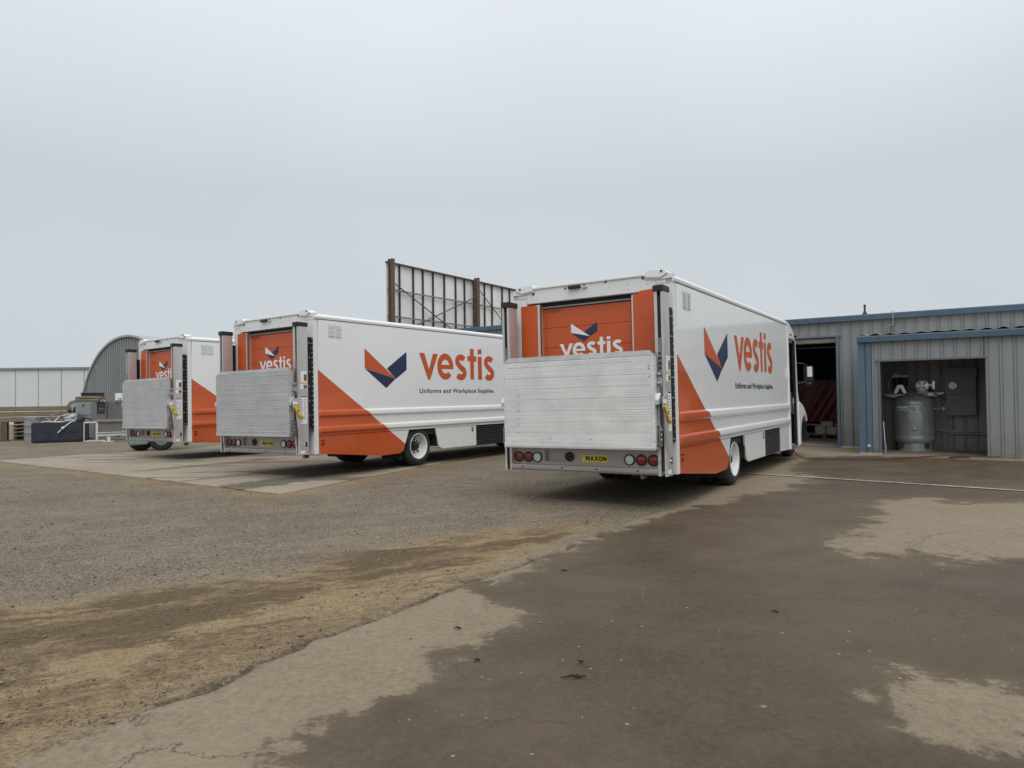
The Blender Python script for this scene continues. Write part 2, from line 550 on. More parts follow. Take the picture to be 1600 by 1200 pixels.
def build_ground():
    xs = np.concatenate([np.arange(-16, -4, .25), np.arange(-4, 4, .045), np.arange(4, 14.01, .25)])
    ys = np.concatenate([np.arange(1.0, 2.4, .1), np.arange(2.4, 8.0, .045), np.arange(8.0, 30.01, .25)])
    nx, ny = len(xs), len(ys)
    X, Y = np.meshgrid(xs, ys)
    P = np.stack([X.ravel(), Y.ravel()], 1)
    wob = np.stack([vnoise(P, 2.1), vnoise(P + 37, 2.1)], 1) * .12 + np.stack([vnoise(P + 5, 9), vnoise(P + 71, 9)], 1) * .05
    apron = poly_sd(P + wob, APRON)
    sand = poly_sd(P + wob, SAND)
    mud = poly_sd(P + wob, MUD)
    sls = poly_sd(P + wob * .6, SLAB)
    sand = np.maximum(sand, np.where(sls < 0, .42 + sls, -2))
    wet = poly_sd(P + wob, WET)
    for d in DRY:
        wet = np.minimum(wet, -poly_sd(P + wob * 2, d))
    crack = line_d(P + wob * 1.3, CRACK[1:] + [(.30, 6.1), (.6, 6.6)])
    z = vnoise(P, .9) * .012 + vnoise(P, 4) * .007 + vnoise(P, 14) * .004
    z += np.where(sand > 0, np.minimum(sand, .3) / .3, 0) * (vnoise(P * np.array([1, 1]), 7) * .014 + .004)
    z += np.where(apron > 0, .010 * np.clip(apron / .05, 0, 1), 0)
    z -= .028 * np.clip(1 - crack / .035, 0, 1) * (vnoise(P + 11, 3) > -.22)
    far = np.clip((P[:, 1] - 8.2) / 3, 0, 1)
    z = z * (1 - .85 * far) - .004
    z = np.where(poly_sd(P, SLAB) > 0.1, -.03, z)
    edge = np.minimum.reduce([P[:, 0] + 16, 14 - P[:, 0], P[:, 1] - 1.0, 30 - P[:, 1]])
    z = np.where(edge < .3, -.004, z)
    V = np.column_stack([P, z])
    idx = np.arange(nx * ny).reshape(ny, nx)
    F = np.stack([idx[:-1, :-1], idx[:-1, 1:], idx[1:, 1:], idx[1:, :-1]], -1).reshape(-1, 4)
    # far ring
    ring_o = np.array([(-900, -300), (900, -300), (900, 1500), (-900, 1500)], float)
    c4 = [idx[0, 0], idx[0, -1], idx[-1, -1], idx[-1, 0]]
    b = len(V)
    V = np.vstack([V, np.column_stack([ring_o, np.full(4, -.004)])])
    ext = []
    for k in range(4):
        k2 = (k + 1) % 4
        ext.append([c4[k], b + k, b + k2, c4[k2]])
    faces = F.tolist() + ext
    me = bpy.data.meshes.new('ground')
    me.from_pydata(V.tolist(), [], faces)
    for nm, arr in (('apron', apron), ('sand', sand), ('wet', wet), ('crack', crack), ('mud', mud)):
        at = me.attributes.new(nm, 'FLOAT', 'POINT')
        ext_v = {'apron': -2, 'sand': -2, 'wet': -2, 'crack': 2, 'mud': -2}[nm]
        a = np.clip(np.concatenate([arr, np.full(4, ext_v)]), -2, 2).astype(np.float32)
        at.data.foreach_set('value', a)
    me.polygons.foreach_set('use_smooth', [True] * len(me.polygons))
    me.materials.append(ground_mat())
    me.update()
    o = link('ground', me)
    tag(o, kind='structure')
    return o


def ground_mat():
    m, nt, b = nmat('asphalt_sand_and_wet_patches')
    L = nt.links
    tc = nt.nodes.new('ShaderNodeTexCoord')
    P = tc.outputs['Object']

    def attr(n):
        a = nt.nodes.new('ShaderNodeAttribute')
        a.attribute_name = n
        return a.outputs['Fac']
    big = noise_node(nt, P, 0.55, 5, 0.6).outputs['Fac']
    mid = noise_node(nt, P, 3.2, 7, 0.68).outputs['Fac']
    patch = noise_node(nt, P, 1.3, 9, 0.72).outputs['Fac']
    fine = noise_node(nt, P, 26, 8, 0.75).outputs['Fac']
    grain = noise_node(nt, P, 95, 3, 0.7).outputs['Fac']
    vor = nt.nodes.new('ShaderNodeTexVoronoi')
    vor.inputs['Scale'].default_value = 72
    L.new(P, vor.inputs['Vector'])
    sst = nt.nodes.new('ShaderNodeSeparateColor')
    L.new(vor.outputs['Color'], sst.inputs[0])
    # streaks worked into the mud along the drive
    Prot = mapping(nt, P, (1, 1, 1), (0, 0, R(-27)))
    sn = noise_node(nt, mapping(nt, Prot, (0.42, 1.25, 1)), 1.5, 10, 0.70)
    sn.inputs['Distortion'].default_value = 0.55
    streak = sn.outputs['Fac']
    sn2 = noise_node(nt, mapping(nt, Prot, (0.6, 3.4, 1)), 4.0, 8, 0.72)
    sn2.inputs['Distortion'].default_value = 0.3
    rut = sn2.outputs['Fac']
    # gravelly old asphalt
    asph = mixc(nt, mrange(nt, fine, 0.36, 0.64, 0, 1), (0.105, 0.088, 0.071), (0.255, 0.218, 0.178))
    asph = mixc(nt, mrange(nt, patch, 0.40, 0.62, 0, 0.55), asph, (0.28, 0.243, 0.198))
    asph = mixc(nt, mrange(nt, big, 0.36, 0.52, 0.5, 0), asph, (0.125, 0.106, 0.087))
    asph = mixc(nt, mrange(nt, sst.outputs[0], 0.60, 0.95, 0, 0.65), asph, (0.38, 0.34, 0.29))
    asph = mixc(nt, mrange(nt, sst.outputs[1], 0.66, 0.95, 0, 0.75), asph, (0.045, 0.038, 0.031))
    asph = mixc(nt, mrange(nt, rut, 0.50, 0.64, 0, 0.42), asph, (0.115, 0.096, 0.076))
    asph = mixc(nt, mrange(nt, streak, 0.50, 0.36, 0, 0.35), asph, (0.30, 0.262, 0.215))
    # sand and dried mud
    sandc = mixc(nt, mrange(nt, fine, 0.33, 0.67, 0, 1), (0.215, 0.158, 0.094), (0.375, 0.292, 0.188))
    sandc = mixc(nt, mrange(nt, patch, 0.40, 0.65, 0, 0.5), sandc, (0.35, 0.285, 0.195))
    mud = mixc(nt, mrange(nt, fine, 0.3, 0.7, 0, 1), (0.070, 0.049, 0.029), (0.165, 0.122, 0.076))
    mudm = math_n(nt, 'ADD', mrange(nt, streak, 0.44, 0.60, 0, 0.85, True), mrange(nt, rut, 0.53, 0.66, 0, 0.5))
    mb_ = math_n(nt, 'ADD', attr('mud'), math_n(nt, 'MULTIPLY', math_n(nt, 'SUBTRACT', streak, 0.5), 1.7))
    mudm = math_n(nt, 'MULTIPLY', mudm, mrange(nt, attr('mud'), -0.5, 0.1, 0.55, 1.0))
    mudm = math_n(nt, 'ADD', mudm, mrange(nt, mb_, -0.12, 0.30, 0, 0.62, True))
    clump = noise_node(nt, mapping(nt, Prot, (0.8, 1.5, 1)), 9.0, 10, 0.80).outputs['Fac']
    mudm = math_n(nt, 'ADD', mudm, mrange(nt, clump, 0.40, 0.64, -0.38, 0.45))
    mudm = math_n(nt, 'MAXIMUM', math_n(nt, 'MINIMUM', mudm, 0.95), 0.0)
    sandc = mixc(nt, mudm, sandc, mud)
    sandc = mixc(nt, mrange(nt, sst.outputs[2], 0.80, 1.0, 0, 0.55), sandc, (0.075, 0.056, 0.037))
    sandc = mixc(nt, mrange(nt, grain, 0.58, 0.72, 0, 0.35), sandc, (0.42, 0.345, 0.25))
    # apron: pale sealed surface, darker where it stays damp
    apr = mixc(nt, mrange(nt, fine, 0.33, 0.67, 0, 1), (0.172, 0.143, 0.108), (0.285, 0.245, 0.193))
    apr = mixc(nt, mrange(nt, patch, 0.40, 0.65, 0, 0.45), apr, (0.305, 0.265, 0.212))
    apr = mixc(nt, mrange(nt, grain, 0.30, 0.42, 0.55, 0), apr, (0.10, 0.082, 0.060))
    apr = mixc(nt, mrange(nt, clump, 0.52, 0.66, 0, 0.45), apr, (0.155, 0.126, 0.092))
    wetc = mixc(nt, mrange(nt, fine, 0.32, 0.68, 0, 1), (0.045, 0.033, 0.022), (0.096, 0.073, 0.051))
    wetc = mixc(nt, mrange(nt, patch, 0.44, 0.62, 0, 0.5), wetc, (0.118, 0.092, 0.066))
    wetc = mixc(nt, mrange(nt, big, 0.44, 0.60, 0, 0.5), wetc, (0.128, 0.102, 0.074))
    wetc = mixc(nt, mrange(nt, streak, 0.52, 0.64, 0, 0.35), wetc, (0.048, 0.035, 0.024))
    wetc = mixc(nt, mrange(nt, grain, 0.60, 0.74, 0, 0.5), wetc, (0.20, 0.165, 0.128))
    wetc = mixc(nt, mrange(nt, grain, 0.28, 0.40, 0.55, 0), wetc, (0.026, 0.019, 0.013))
    wnoise = math_n(nt, 'ADD', math_n(nt, 'MULTIPLY', math_n(nt, 'SUBTRACT', mid, 0.5), 0.9), math_n(nt, 'MULTIPLY', math_n(nt, 'SUBTRACT', patch, 0.5), 1.7))
    wnoise = math_n(nt, 'ADD', wnoise, math_n(nt, 'MULTIPLY', math_n(nt, 'SUBTRACT', fine, 0.5), 0.55))
    ws_ = math_n(nt, 'ADD', attr('wet'), wnoise)
    wetm = math_n(nt, 'ADD', mrange(nt, ws_, -0.06, 0.08, 0, 0.72, True), mrange(nt, ws_, -0.25, 0.45, 0, 0.28, True))
    sandm = mrange(nt, math_n(nt, 'ADD', attr('sand'), math_n(nt, 'ADD', math_n(nt, 'MULTIPLY', math_n(nt, 'SUBTRACT', streak, 0.5), 1.3), math_n(nt, 'MULTIPLY', math_n(nt, 'SUBTRACT', fine, 0.5), 0.9))), -0.30, 0.34, 0, 1, True)
    aprm = mrange(nt, math_n(nt, 'ADD', attr('apron'), math_n(nt, 'MULTIPLY', math_n(nt, 'SUBTRACT', fine, 0.5), 0.30)), -0.03, 0.05, 0, 1, True)
    c = mixc(nt, sandm, asph, sandc)
    apr2 = mixc(nt, wetm, apr, wetc)
    c = mixc(nt, aprm, c, apr2)
    # open joint along the edge of the apron
    crk = mrange(nt, math_n(nt, 'ADD', attr('crack'), math_n(nt, 'MULTIPLY', math_n(nt, 'SUBTRACT', fine, 0.45), 0.10)), 0.008, 0.055, 0.95, 0)
    c = mixc(nt, math_n(nt, 'MULTIPLY', crk, mrange(nt, mid, 0.34, 0.46, 0, 1)), c, (0.062, 0.050, 0.038))
    vc = nt.nodes.new('ShaderNodeTexVoronoi')
    vc.feature = 'DISTANCE_TO_EDGE'
    vc.inputs['Scale'].default_value = 0.55
    wv = nt.nodes.new('ShaderNodeVectorMath')
    wv.operation = 'ADD'
    L.new(P, wv.inputs[0])
    wsc = nt.nodes.new('ShaderNodeVectorMath')
    wsc.operation = 'SCALE'
    wsc.inputs['Scale'].default_value = 0.55
    nz = noise_node(nt, P, 2.6, 6, 0.7)
    L.new(nz.outputs['Color'], wsc.inputs[0])
    L.new(wsc.outputs[0], wv.inputs[1])
    L.new(wv.outputs[0], vc.inputs['Vector'])
    hair = math_n(nt, 'MULTIPLY', mrange(nt, vc.outputs['Distance'], 0.001, 0.0065, 0.75, 0), mrange(nt, patch, 0.46, 0.56, 0, 1))
    c = mixc(nt, hair, c, (0.055, 0.046, 0.037))
    # bird lime and crumbs of pale stone
    v2 = nt.nodes.new('ShaderNodeTexVoronoi')
    v2.inputs['Scale'].default_value = 5.5
    L.new(P, v2.inputs['Vector'])
    c = mixc(nt, mrange(nt, v2.outputs['Distance'], 0.035, 0.055, 0.55, 0), c, (0.46, 0.44, 0.40))
    tint = nt.nodes.new('ShaderNodeMix')
    tint.data_type = 'RGBA'
    tint.blend_type = 'MULTIPLY'
    tint.inputs['Factor'].default_value = 1.0
    L.new(c, tint.inputs[6])
    tint.inputs[7].default_value = (1.0, 0.95, 0.85, 1)
    c = tint.outputs[2]
    L.new(c, b.inputs['Base Color'])
    wetrough = math_n(nt, 'MULTIPLY', wetm, aprm)
    r = mrange(nt, fine, 0.3, 0.7, 0.82, 0.95)
    mx = nt.nodes.new('ShaderNodeMix')
    L.new(wetrough, mx.inputs['Factor'])
    L.new(r, mx.inputs[2])
    L.new(mrange(nt, patch, 0.35, 0.65, 0.36, 0.70), mx.inputs[3])
    L.new(mx.outputs[0], b.inputs['Roughness'])
    b.inputs['Specular IOR Level'].default_value = 0.24
    h = math_n(nt, 'ADD', math_n(nt, 'MULTIPLY', fine, 0.6), math_n(nt, 'ADD', math_n(nt, 'MULTIPLY', grain, 0.3), math_n(nt, 'MULTIPLY', vor.outputs['Distance'], -0.6)))
    bp = nt.nodes.new('ShaderNodeBump')
    L.new(mrange(nt, aprm, 0, 1, 0.85, 0.40), bp.inputs['Strength'])
    bp.inputs['Distance'].default_value = 0.02
    L.new(h, bp.inputs['Height'])
    L.new(bp.outputs[0], b.inputs['Normal'])
    return m


build_ground()


def build_slab():
    # irregular outline, chamfered rim
    pts = []
    n = len(SLAB)
    rnd = random.Random(4)
    for i in range(n):
        a, b = Vector(SLAB[i]), Vector(SLAB[(i + 1) % n])
        steps = max(2, int((b - a).length / 0.35))
        for k in range(steps):
            p = a.lerp(b, k / steps)
            if k: p += Vector((rnd.uniform(-.02, .02), rnd.uniform(-.02, .02)))
            pts.append(p)
    cen = sum((p for p in pts), Vector((0, 0))) / len(pts)
    inner = [p + (cen - p).normalized() * .03 for p in pts]
    mb = MB()
    N = len(pts)
    vs = [(p.x, p.y, -.05) for p in pts] + [(p.x, p.y, .004) for p in pts] + [(p.x, p.y, .014) for p in inner]
    fs = [(i, (i + 1) % N, N + (i + 1) % N, N + i) for i in range(N)] + [(N + i, N + (i + 1) % N, 2 * N + (i + 1) % N, 2 * N + i) for i in range(N)] + [list(range(2 * N, 3 * N))]
    mb.add(vs, fs)
    m, nt, b = nmat('stained_shaded_concrete')
    tc = nt.nodes.new('ShaderNodeTexCoord')
    P = tc.outputs['Object']
    big = noise_node(nt, P, 0.45, 6, 0.6).outputs['Fac']
    st = noise_node(nt, mapping(nt, P, (0.35, 1.6, 1), (0, 0, R(-57))), 1.1, 6, 0.6).outputs['Fac']
    mid = noise_node(nt, P, 4, 7, 0.65).outputs['Fac']
    fine = noise_node(nt, P, 60, 5, 0.7).outputs['Fac']
    c = mixc(nt, mrange(nt, mid, 0.3, 0.7, 0, 1), (0.275, 0.232, 0.172), (0.35, 0.30, 0.23))
    c = mixc(nt, mrange(nt, big, 0.42, 0.62, 0, 0.55), c, (0.225, 0.188, 0.138))
    c = mixc(nt, mrange(nt, st, 0.52, 0.64, 0, 0.8, True), c, (0.085, 0.069, 0.051))
    c = mixc(nt, mrange(nt, fine, 0.5, 0.8, 0, 0.4), c, (0.19, 0.165, 0.13))
    for cx0, cy0, hl, hw, am in ((-3.75, 12.15, 2.6, .50, .75), (-6.6, 15.0, 1.8, .28, .6), (-5.2, 12.7, 1.0, .16, .5)):  # dark streak by the middle truck: stain with its shadow painted in
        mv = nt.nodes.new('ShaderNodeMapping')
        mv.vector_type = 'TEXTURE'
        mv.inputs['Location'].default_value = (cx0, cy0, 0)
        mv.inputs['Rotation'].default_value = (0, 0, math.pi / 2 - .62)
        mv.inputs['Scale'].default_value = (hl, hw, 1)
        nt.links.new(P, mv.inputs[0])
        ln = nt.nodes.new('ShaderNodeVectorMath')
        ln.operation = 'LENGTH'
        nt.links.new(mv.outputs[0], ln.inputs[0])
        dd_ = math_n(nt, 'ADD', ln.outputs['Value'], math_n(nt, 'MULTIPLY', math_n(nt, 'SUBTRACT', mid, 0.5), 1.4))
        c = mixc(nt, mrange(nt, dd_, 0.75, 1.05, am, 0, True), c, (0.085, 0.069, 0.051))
    nt.links.new(c, b.inputs['Base Color'])
    b.inputs['Roughness'].default_value = 0.85
    bp = nt.nodes.new('ShaderNodeBump')
    bp.inputs['Strength'].default_value = 0.3
    bp.inputs['Distance'].default_value = 0.01
    nt.links.new(fine, bp.inputs['Height'])
    nt.links.new(bp.outputs[0], b.inputs['Normal'])
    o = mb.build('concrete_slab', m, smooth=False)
    tag(o, kind='structure')


build_slab()


def build_gravel():
    # loose chippings on the asphalt and in the sand, one mass
    rnd = np.random.RandomState(12)
    n = 22000
    yy = 3.0 + (rnd.rand(n) ** 1.5) * 10
    xx = rnd.uniform(-1, 1, n) * (yy * .85)
    P = np.stack([xx, yy], 1)
    sl = poly_sd(P, SLAB)
    ap = poly_sd(P, APRON)
    keep = (sl < -.05) & ((ap < 0) | (rnd.rand(n) < .18))
    P = P[keep]
    vs, fs = [], []
    for x, y in P:
        q_ = rnd.rand()
        s = rnd.uniform(.002, .0055) if q_ < .90 else (rnd.uniform(.005, .010) if q_ < .985 else rnd.uniform(.010, .017))
        b = len(vs)
        a = rnd.rand() * 6.28
        ca, sa = math.cos(a), math.sin(a)
        ax, ay, h = s * rnd.uniform(.7, 1.5), s * rnd.uniform(.6, 1.1), s * rnd.uniform(.5, 1.0)
        for ux, uy, uz in ((1, 0, .3), (0, 1, .2), (-1, 0, .35), (0, -1, .25), (.1, .1, 1), (0, 0, -1)):
            vs.append((x + ux * ax * ca - uy * ay * sa, y + ux * ax * sa + uy * ay * ca, .004 + uz * h))
        for f in ((0, 1, 4), (1, 2, 4), (2, 3, 4), (3, 0, 4), (1, 0, 5), (2, 1, 5), (3, 2, 5), (0, 3, 5)):
            fs.append([b + i for i in f])
    me = bpy.data.meshes.new('gravel')
    me.from_pydata(vs, [], fs)
    m, nt, b = nmat('gravel_stone')
    g = nt.nodes.new('ShaderNodeNewGeometry')
    c = mixc(nt, mrange(nt, g.outputs['Random Per Island'], 0, 1, 0, 1), (0.085, 0.073, 0.06), (0.24, 0.215, 0.18))
    nt.links.new(c, b.inputs['Base Color'])
    b.inputs['Roughness'].default_value = 0.9
    me.materials.append(m)
    o = link('gravel', me)
    tag(o, 'loose pale and dark chippings scattered over the asphalt and sand', 'gravel', kind='stuff')


build_gravel()

# painted line
mb = MB()
a, b_ = Vector((4.0, 12.42)), Vector((9.2, 7.95))
d = (b_ - a).normalized()
nrm = Vector((-d.y, d.x))
K = 70
vs, fs = [], []
rnd = random.Random(2)
for i in range(K + 1):
    p = a.lerp(b_, i / K)
    w = .038 + rnd.uniform(-.010, .006)
    for s in (-1, 1):
        q = p + nrm * w * s
        vs.append((q.x, q.y, .0145))
for i in range(K):
    fs.append((2 * i, 2 * i + 1, 2 * i + 3, 2 * i + 2))
mb.add(vs, fs)
M['line'] = simple('worn_road_paint', (0.42, 0.39, 0.33), 0.8, var=0.3, vscale=9, dirt=((0.17, 0.145, 0.115), 7.0, 0.50, 0.9))
tag(mb.build('painted_line', M['line'], smooth=False), kind='structure')

# ------------------------------------------------------------------ workshop (facade frame: s along the wall, d inwards)
YB = 0.591
RX, RY = math.cos(YB), -math.sin(YB)
NX, NY = math.sin(YB), math.cos(YB)
M0 = (8.613, 18.128)           # main facade origin (right jamb of the big door)
S0 = (8.143, 16.14)            # left front corner of the lean-to
BROT = -YB                     # local x = along wall (right), local y = inwards

M['siding'] = simple('grey_ribbed_siding', (0.265, 0.275, 0.265), 0.55, var=0.07, vscale=3, stretch=(1, 1, 0.35), metal=0.1, dirt=((0.20, 0.19, 0.17), 3.0, 0.55, 0.45))


def siding_mat():
    m = simple('grey_ribbed_siding', (0.255, 0.272, 0.272), 0.55, var=0.07, vscale=3, stretch=(1, 1, 0.35), metal=0.1, dirt=((0.20, 0.19, 0.17), 3.0, 0.55, 0.45))
    nt = m.node_tree
    b = nt.nodes['Principled BSDF']
    src = b.inputs['Base Color'].links[0].from_socket
    g = nt.nodes.new('ShaderNodeNewGeometry')
    sp = nt.nodes.new('ShaderNodeSeparateXYZ')
    nt.links.new(g.outputs['Position'], sp.inputs[0])
    n = noise_node(nt, g.outputs['Position'], 6, 7, 0.7)
    spl = math_n(nt, 'MULTIPLY', mrange(nt, sp.outputs['Z'], 0.0, 0.7, 0.9, 0), mrange(nt, n.outputs['Fac'], 0.35, 0.65, 0.1, 1))
    c = mixc(nt, spl, src, (0.17, 0.14, 0.105))
    run = noise_node(nt, mapping(nt, g.outputs['Position'], (9, 9, 0.5)), 1.0, 6, 0.65)
    c = mixc(nt, mrange(nt, run.outputs['Fac'], 0.58, 0.72, 0, 0.3), c, (0.16, 0.155, 0.145))
    oi = nt.nodes.new('ShaderNodeObjectInfo')
    c = mixc(nt, mrange(nt, oi.outputs['Random'], 0, 1, 0, 0.22), c, (0.19, 0.195, 0.185))
    nt.links.new(c, b.inputs['Base Color'])
    return m


M['siding'] = siding_mat()
M['fascia'] = simple('blue_trim_paint', (0.062, 0.105, 0.155), 0.5, var=0.10, vscale=5, dirt=((0.05, 0.075, 0.10), 4.0, 0.55, 0.5))
M['blue_post'] = simple('faded_blue_trim', (0.088, 0.138, 0.190), 0.55, var=0.10, vscale=4, stretch=(1, 1, 0.4), dirt=((0.10, 0.11, 0.12), 5.0, 0.55, 0.5))
M['jamb'] = simple('violet_grey_trim', (0.12, 0.145, 0.19), 0.5, var=0.1, vscale=5)
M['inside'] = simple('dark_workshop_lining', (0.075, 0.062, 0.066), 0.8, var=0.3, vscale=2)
M['tarp'] = simple('maroon_plastic_sheet', (0.15, 0.017, 0.022), 0.42, var=0.25, vscale=2)
M['card'] = simple('cardboard', (0.36, 0.27, 0.17), 0.85, var=0.15, vscale=6)
M['sack'] = simple('paper_sack', (0.44, 0.38, 0.29), 0.8, var=0.15, vscale=8, bump=0.3, bscale=12)
M['wood'] = simple('weathered_timber', (0.22, 0.165, 0.11), 0.8, var=0.3, vscale=6, stretch=(0.3, 3, 3), bump=0.2)
M['roofing'] = simple('roof_metal', (0.30, 0.31, 0.32), 0.55, var=0.1, metal=0.2)
M['fibre'] = simple('weathered_fibreglass', (0.48, 0.44, 0.38), 0.6, var=0.25, vscale=7)
M['pipe'] = simple('galvanised_pipe', (0.33, 0.33, 0.33), 0.5, var=0.2, vscale=8, metal=0.5)
M['rust'] = simple('rusted_steel', (0.13, 0.082, 0.066), 0.8, var=0.35, vscale=9, bump=0.2, dirt=((0.17, 0.11, 0.085), 6.0, 0.5, 0.6))
M['tank'] = simple('grey_green_tank_paint', (0.38, 0.42, 0.41), 0.30, metal=0.3, var=0.10, vscale=4, dirt=((0.12, 0.11, 0.09), 6.0, 0.56, 0.6))
M['panel_grey'] = simple('grimy_grey_enamel', (0.17, 0.175, 0.175), 0.5, var=0.12, vscale=5, dirt=((0.09, 0.085, 0.075), 5.0, 0.5, 0.6))
M['floor'] = simple('workshop_concrete', (0.24, 0.21, 0.17), 0.85, var=0.2, vscale=3)


def siding_mesh(w, h, name):
    mb = MB()
    prof = [(0, 0), (0.012, -.022), (0.034, -.022), (0.046, 0), (0.056, 0), (0.066, -.012), (0.078, 0), (w - .001, 0), (w - .001, .012), (0, .012)]
    mb.prism(prof, 'z', 0, h)
    return mb.mesh(name, M['siding'], smooth=False)


def panel_row(parent, s0, s1, z0, z1, d=0.0, w=0.245, cache={}):
    s = s0
    while s < s1 - 0.02:
        ww = round(min(w, s1 - s), 3)
        key = (ww, round(z1 - z0, 3))
        if key not in cache: cache[key] = siding_mesh(ww, z1 - z0, 'siding_panel')
        link('siding_panel', cache[key], parent, (s, d, z0))
        s += w


def fascia_mb(s0, s1, z0, z1, d=-.06):
    mb = MB()
    mb.prism([(d - .05, z0), (d - .05, z1 - .02), (d - .035, z1), (d + .10, z1), (d + .10, z1 - .02), (d - .02, z1 - .03), (d - .02, z0)], 'x', s0, s1)
    return mb


ws = empty('workshop_building', (M0[0], M0[1], 0), BROT)
tag(ws, 'grey ribbed metal workshop with blue roof trim and wide dark open doorway', 'workshop')
DL = -3.7                      # left jamb of the doorway
panel_row(ws, -5.2, DL, 0.0, 3.30)
panel_row(ws, DL, .03, 2.95, 3.30)
panel_row(ws, 0.03, 9.8, 0.0, 3.30)
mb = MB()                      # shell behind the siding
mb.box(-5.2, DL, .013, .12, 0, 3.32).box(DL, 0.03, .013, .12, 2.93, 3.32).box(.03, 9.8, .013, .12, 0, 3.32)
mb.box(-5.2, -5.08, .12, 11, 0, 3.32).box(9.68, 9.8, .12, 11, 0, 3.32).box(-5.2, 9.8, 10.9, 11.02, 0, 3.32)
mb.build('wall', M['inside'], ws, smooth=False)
mb = MB()
mb.prism([(-.05, 3.33), (5.5, 3.75), (11.1, 3.33), (11.1, 3.40), (5.5, 3.82), (-.05, 3.40)], 'x', -5.3, 9.9)
mb.build('roof', M['roofing'], ws, smooth=False)
fascia_mb(-5.35, 9.95, 3.295, 3.445).build('fascia', M['fascia'], ws, bevel=.004)
mb = MB()
mb.box(-.045, .03, -.045, .11, 0, 2.955)
mb.build('door_jamb', M['jamb'], ws, bevel=.004)
mb = MB()
mb.box(DL - .03, DL + .045, -.045, .11, 0, 2.955)
mb.build('door_jamb', M['jamb'], ws, bevel=.004)
mb = MB()
mb.box(DL - .08, .09, -.05, .11, 2.905, 2.95)
mb.build('door_head', M['jamb'], ws, bevel=.004)
mb = MB()
mb.tube([(DL, .16, 2.84), (-.05, .16, 2.84)], .075, 14)
mb.build('roller_door_drum', M['fibre'], ws)
mb = MB()
mb.box(.03, .46, -.035, -.024, .0, .03)
mb.build('base_flashing', M['fibre'], ws)
mb = MB()
mb.box(-5.1, 9.7, .1, 10.9, .005, .018)
mb.build('floor', M['floor'], ws, smooth=False)
mb = MB()                       # flue on the roof
mb.lathe([(.085, 0), (.08, .05), (.028, .14), (.028, .30), (.034, .30), (.034, .33), (.02, .34)], (.42, 2.0, 3.60), 'z', 14)
fl = mb.build('flue', M['black'], ws)
mb = MB()
mb.tube([(1.19, -.10, 2.85), (1.19, -.10, 3.10), (1.205, -.10, 3.125), (1.285, -.10, 3.13), (1.297, -.10, 3.15), (1.297, -.10, 3.42), (1.297, -.05, 3.47)], .022, 8)
mb.build('vent_pipe', M['steel_dark'], ws)
# left taller wing behind the trucks
wg = empty('workshop_wing', (M0[0] - 15.6 * RX, M0[1] - 15.6 * RY, 0), BROT)
tag(wg, 'taller grey metal building with blue trim showing behind the truck roofs', 'building')
panel_row(wg, 0, 9.7, 0, 3.80, w=.35)
mb = MB()
mb.box(0, 9.7, .013, .12, 0, 3.82).box(0, .12, .12, 7, 0, 3.82).box(9.58, 9.7, .12, 7, 0, 3.82).box(0, 9.7, 6.9, 7, 0, 3.82)
mb.build('wall', M['siding'], wg, smooth=False)
mb = MB()
mb.prism([(-.05, 3.84), (3.5, 4.05), (7.1, 3.84), (7.1, 3.9), (3.5, 4.11), (-.05, 3.9)], 'x', -.1, 9.8)
mb.build('roof', M['roofing'], wg, smooth=False)
fascia_mb(-.12, 9.85, 3.80, 3.955).build('fascia', M['fascia'], wg, bevel=.004)

# lean-to with the compressor
sh = empty('lean_to_shed', (S0[0], S0[1], 0), BROT)
tag(sh, 'grey metal lean-to with blue corner post and open front housing the compressor', 'shed')
SD = 1.88                       # depth to the main facade
SR = 5.2
panel_row(sh, .27, .41, 0, 2.60)
panel_row(sh, .41, 2.4, 2.18, 2.60)
panel_row(sh, 2.45, SR, 0, 2.60)  # unseen right stretch, closed in to keep light out of the shed
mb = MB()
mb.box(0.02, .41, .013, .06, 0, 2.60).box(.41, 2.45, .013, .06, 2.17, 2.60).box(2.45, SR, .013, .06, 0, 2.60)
mb.box(.02, .07, .06, SD - .03, 0, 2.62).box(SR - .05, SR, .06, SD - .03, 0, 2.62)  # right end wall is out of view, added to darken the shed
mb.build('wall', M['inside'], sh, smooth=False)  # shell given a dark lining to cut light bounced inside the shed
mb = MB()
mb.box(.02, SR, .06, SD - .03, 2.625, 2.66)  # dark plate added under the pale roof sheet to stop bounced light
mb.build('added_dark_ceiling', M['inside'], sh, smooth=False)
mb = MB()
mb.prism([(-.01, .012), (-.01, -.03), (.125, -.03), (.135, -.012), (.15, -.012), (.16, -.035), (.268, -.035), (.268, .012)], 'z', 0, 2.60)
mb.build('corner_post', M['blue_post'], sh)
mb = MB()
mb.box(.405, .45, -.04, .09, 0, 2.19).box(.36, 2.49, -.045, .085, 2.135, 2.178)
mb.build('opening_trim', M['jamb'], sh, bevel=.004)
mb = MB()
mb.box(-.01, .45, -.045, -.037, 0, .025)
mb.build('base_flashing', M['fibre'], sh)
fascia_mb(-.02, SR + .1, 2.595, 2.74, -.05).build('fascia', M['fascia'], sh, bevel=.004)
mb = MB()                       # corrugated fibreglass roof sheet
vs, fs = [], []
NS = 150
for i in range(NS + 1):
    s = .02 + (SR + .1) * i / NS
    zz = .016 * math.sin(s * 2 * math.pi / .30) + .006 * math.sin(s * 23)
    vs += [(s, -.02 - .05 * (math.sin(s * 5.1) > .2), 2.778 + zz), (s, SD - .06, 2.87 + zz)]
for i in range(NS):
    fs.append((2 * i, 2 * i + 2, 2 * i + 3, 2 * i + 1))
mb.add(vs, fs)
rs = mb.build('roof_sheet', M['fibre'], sh)
sol = rs.modifiers.new('thickness', 'SOLIDIFY')
sol.thickness = .006
mb = MB()
mb.box(.155, .225, -.065, -.036, .16, .225)
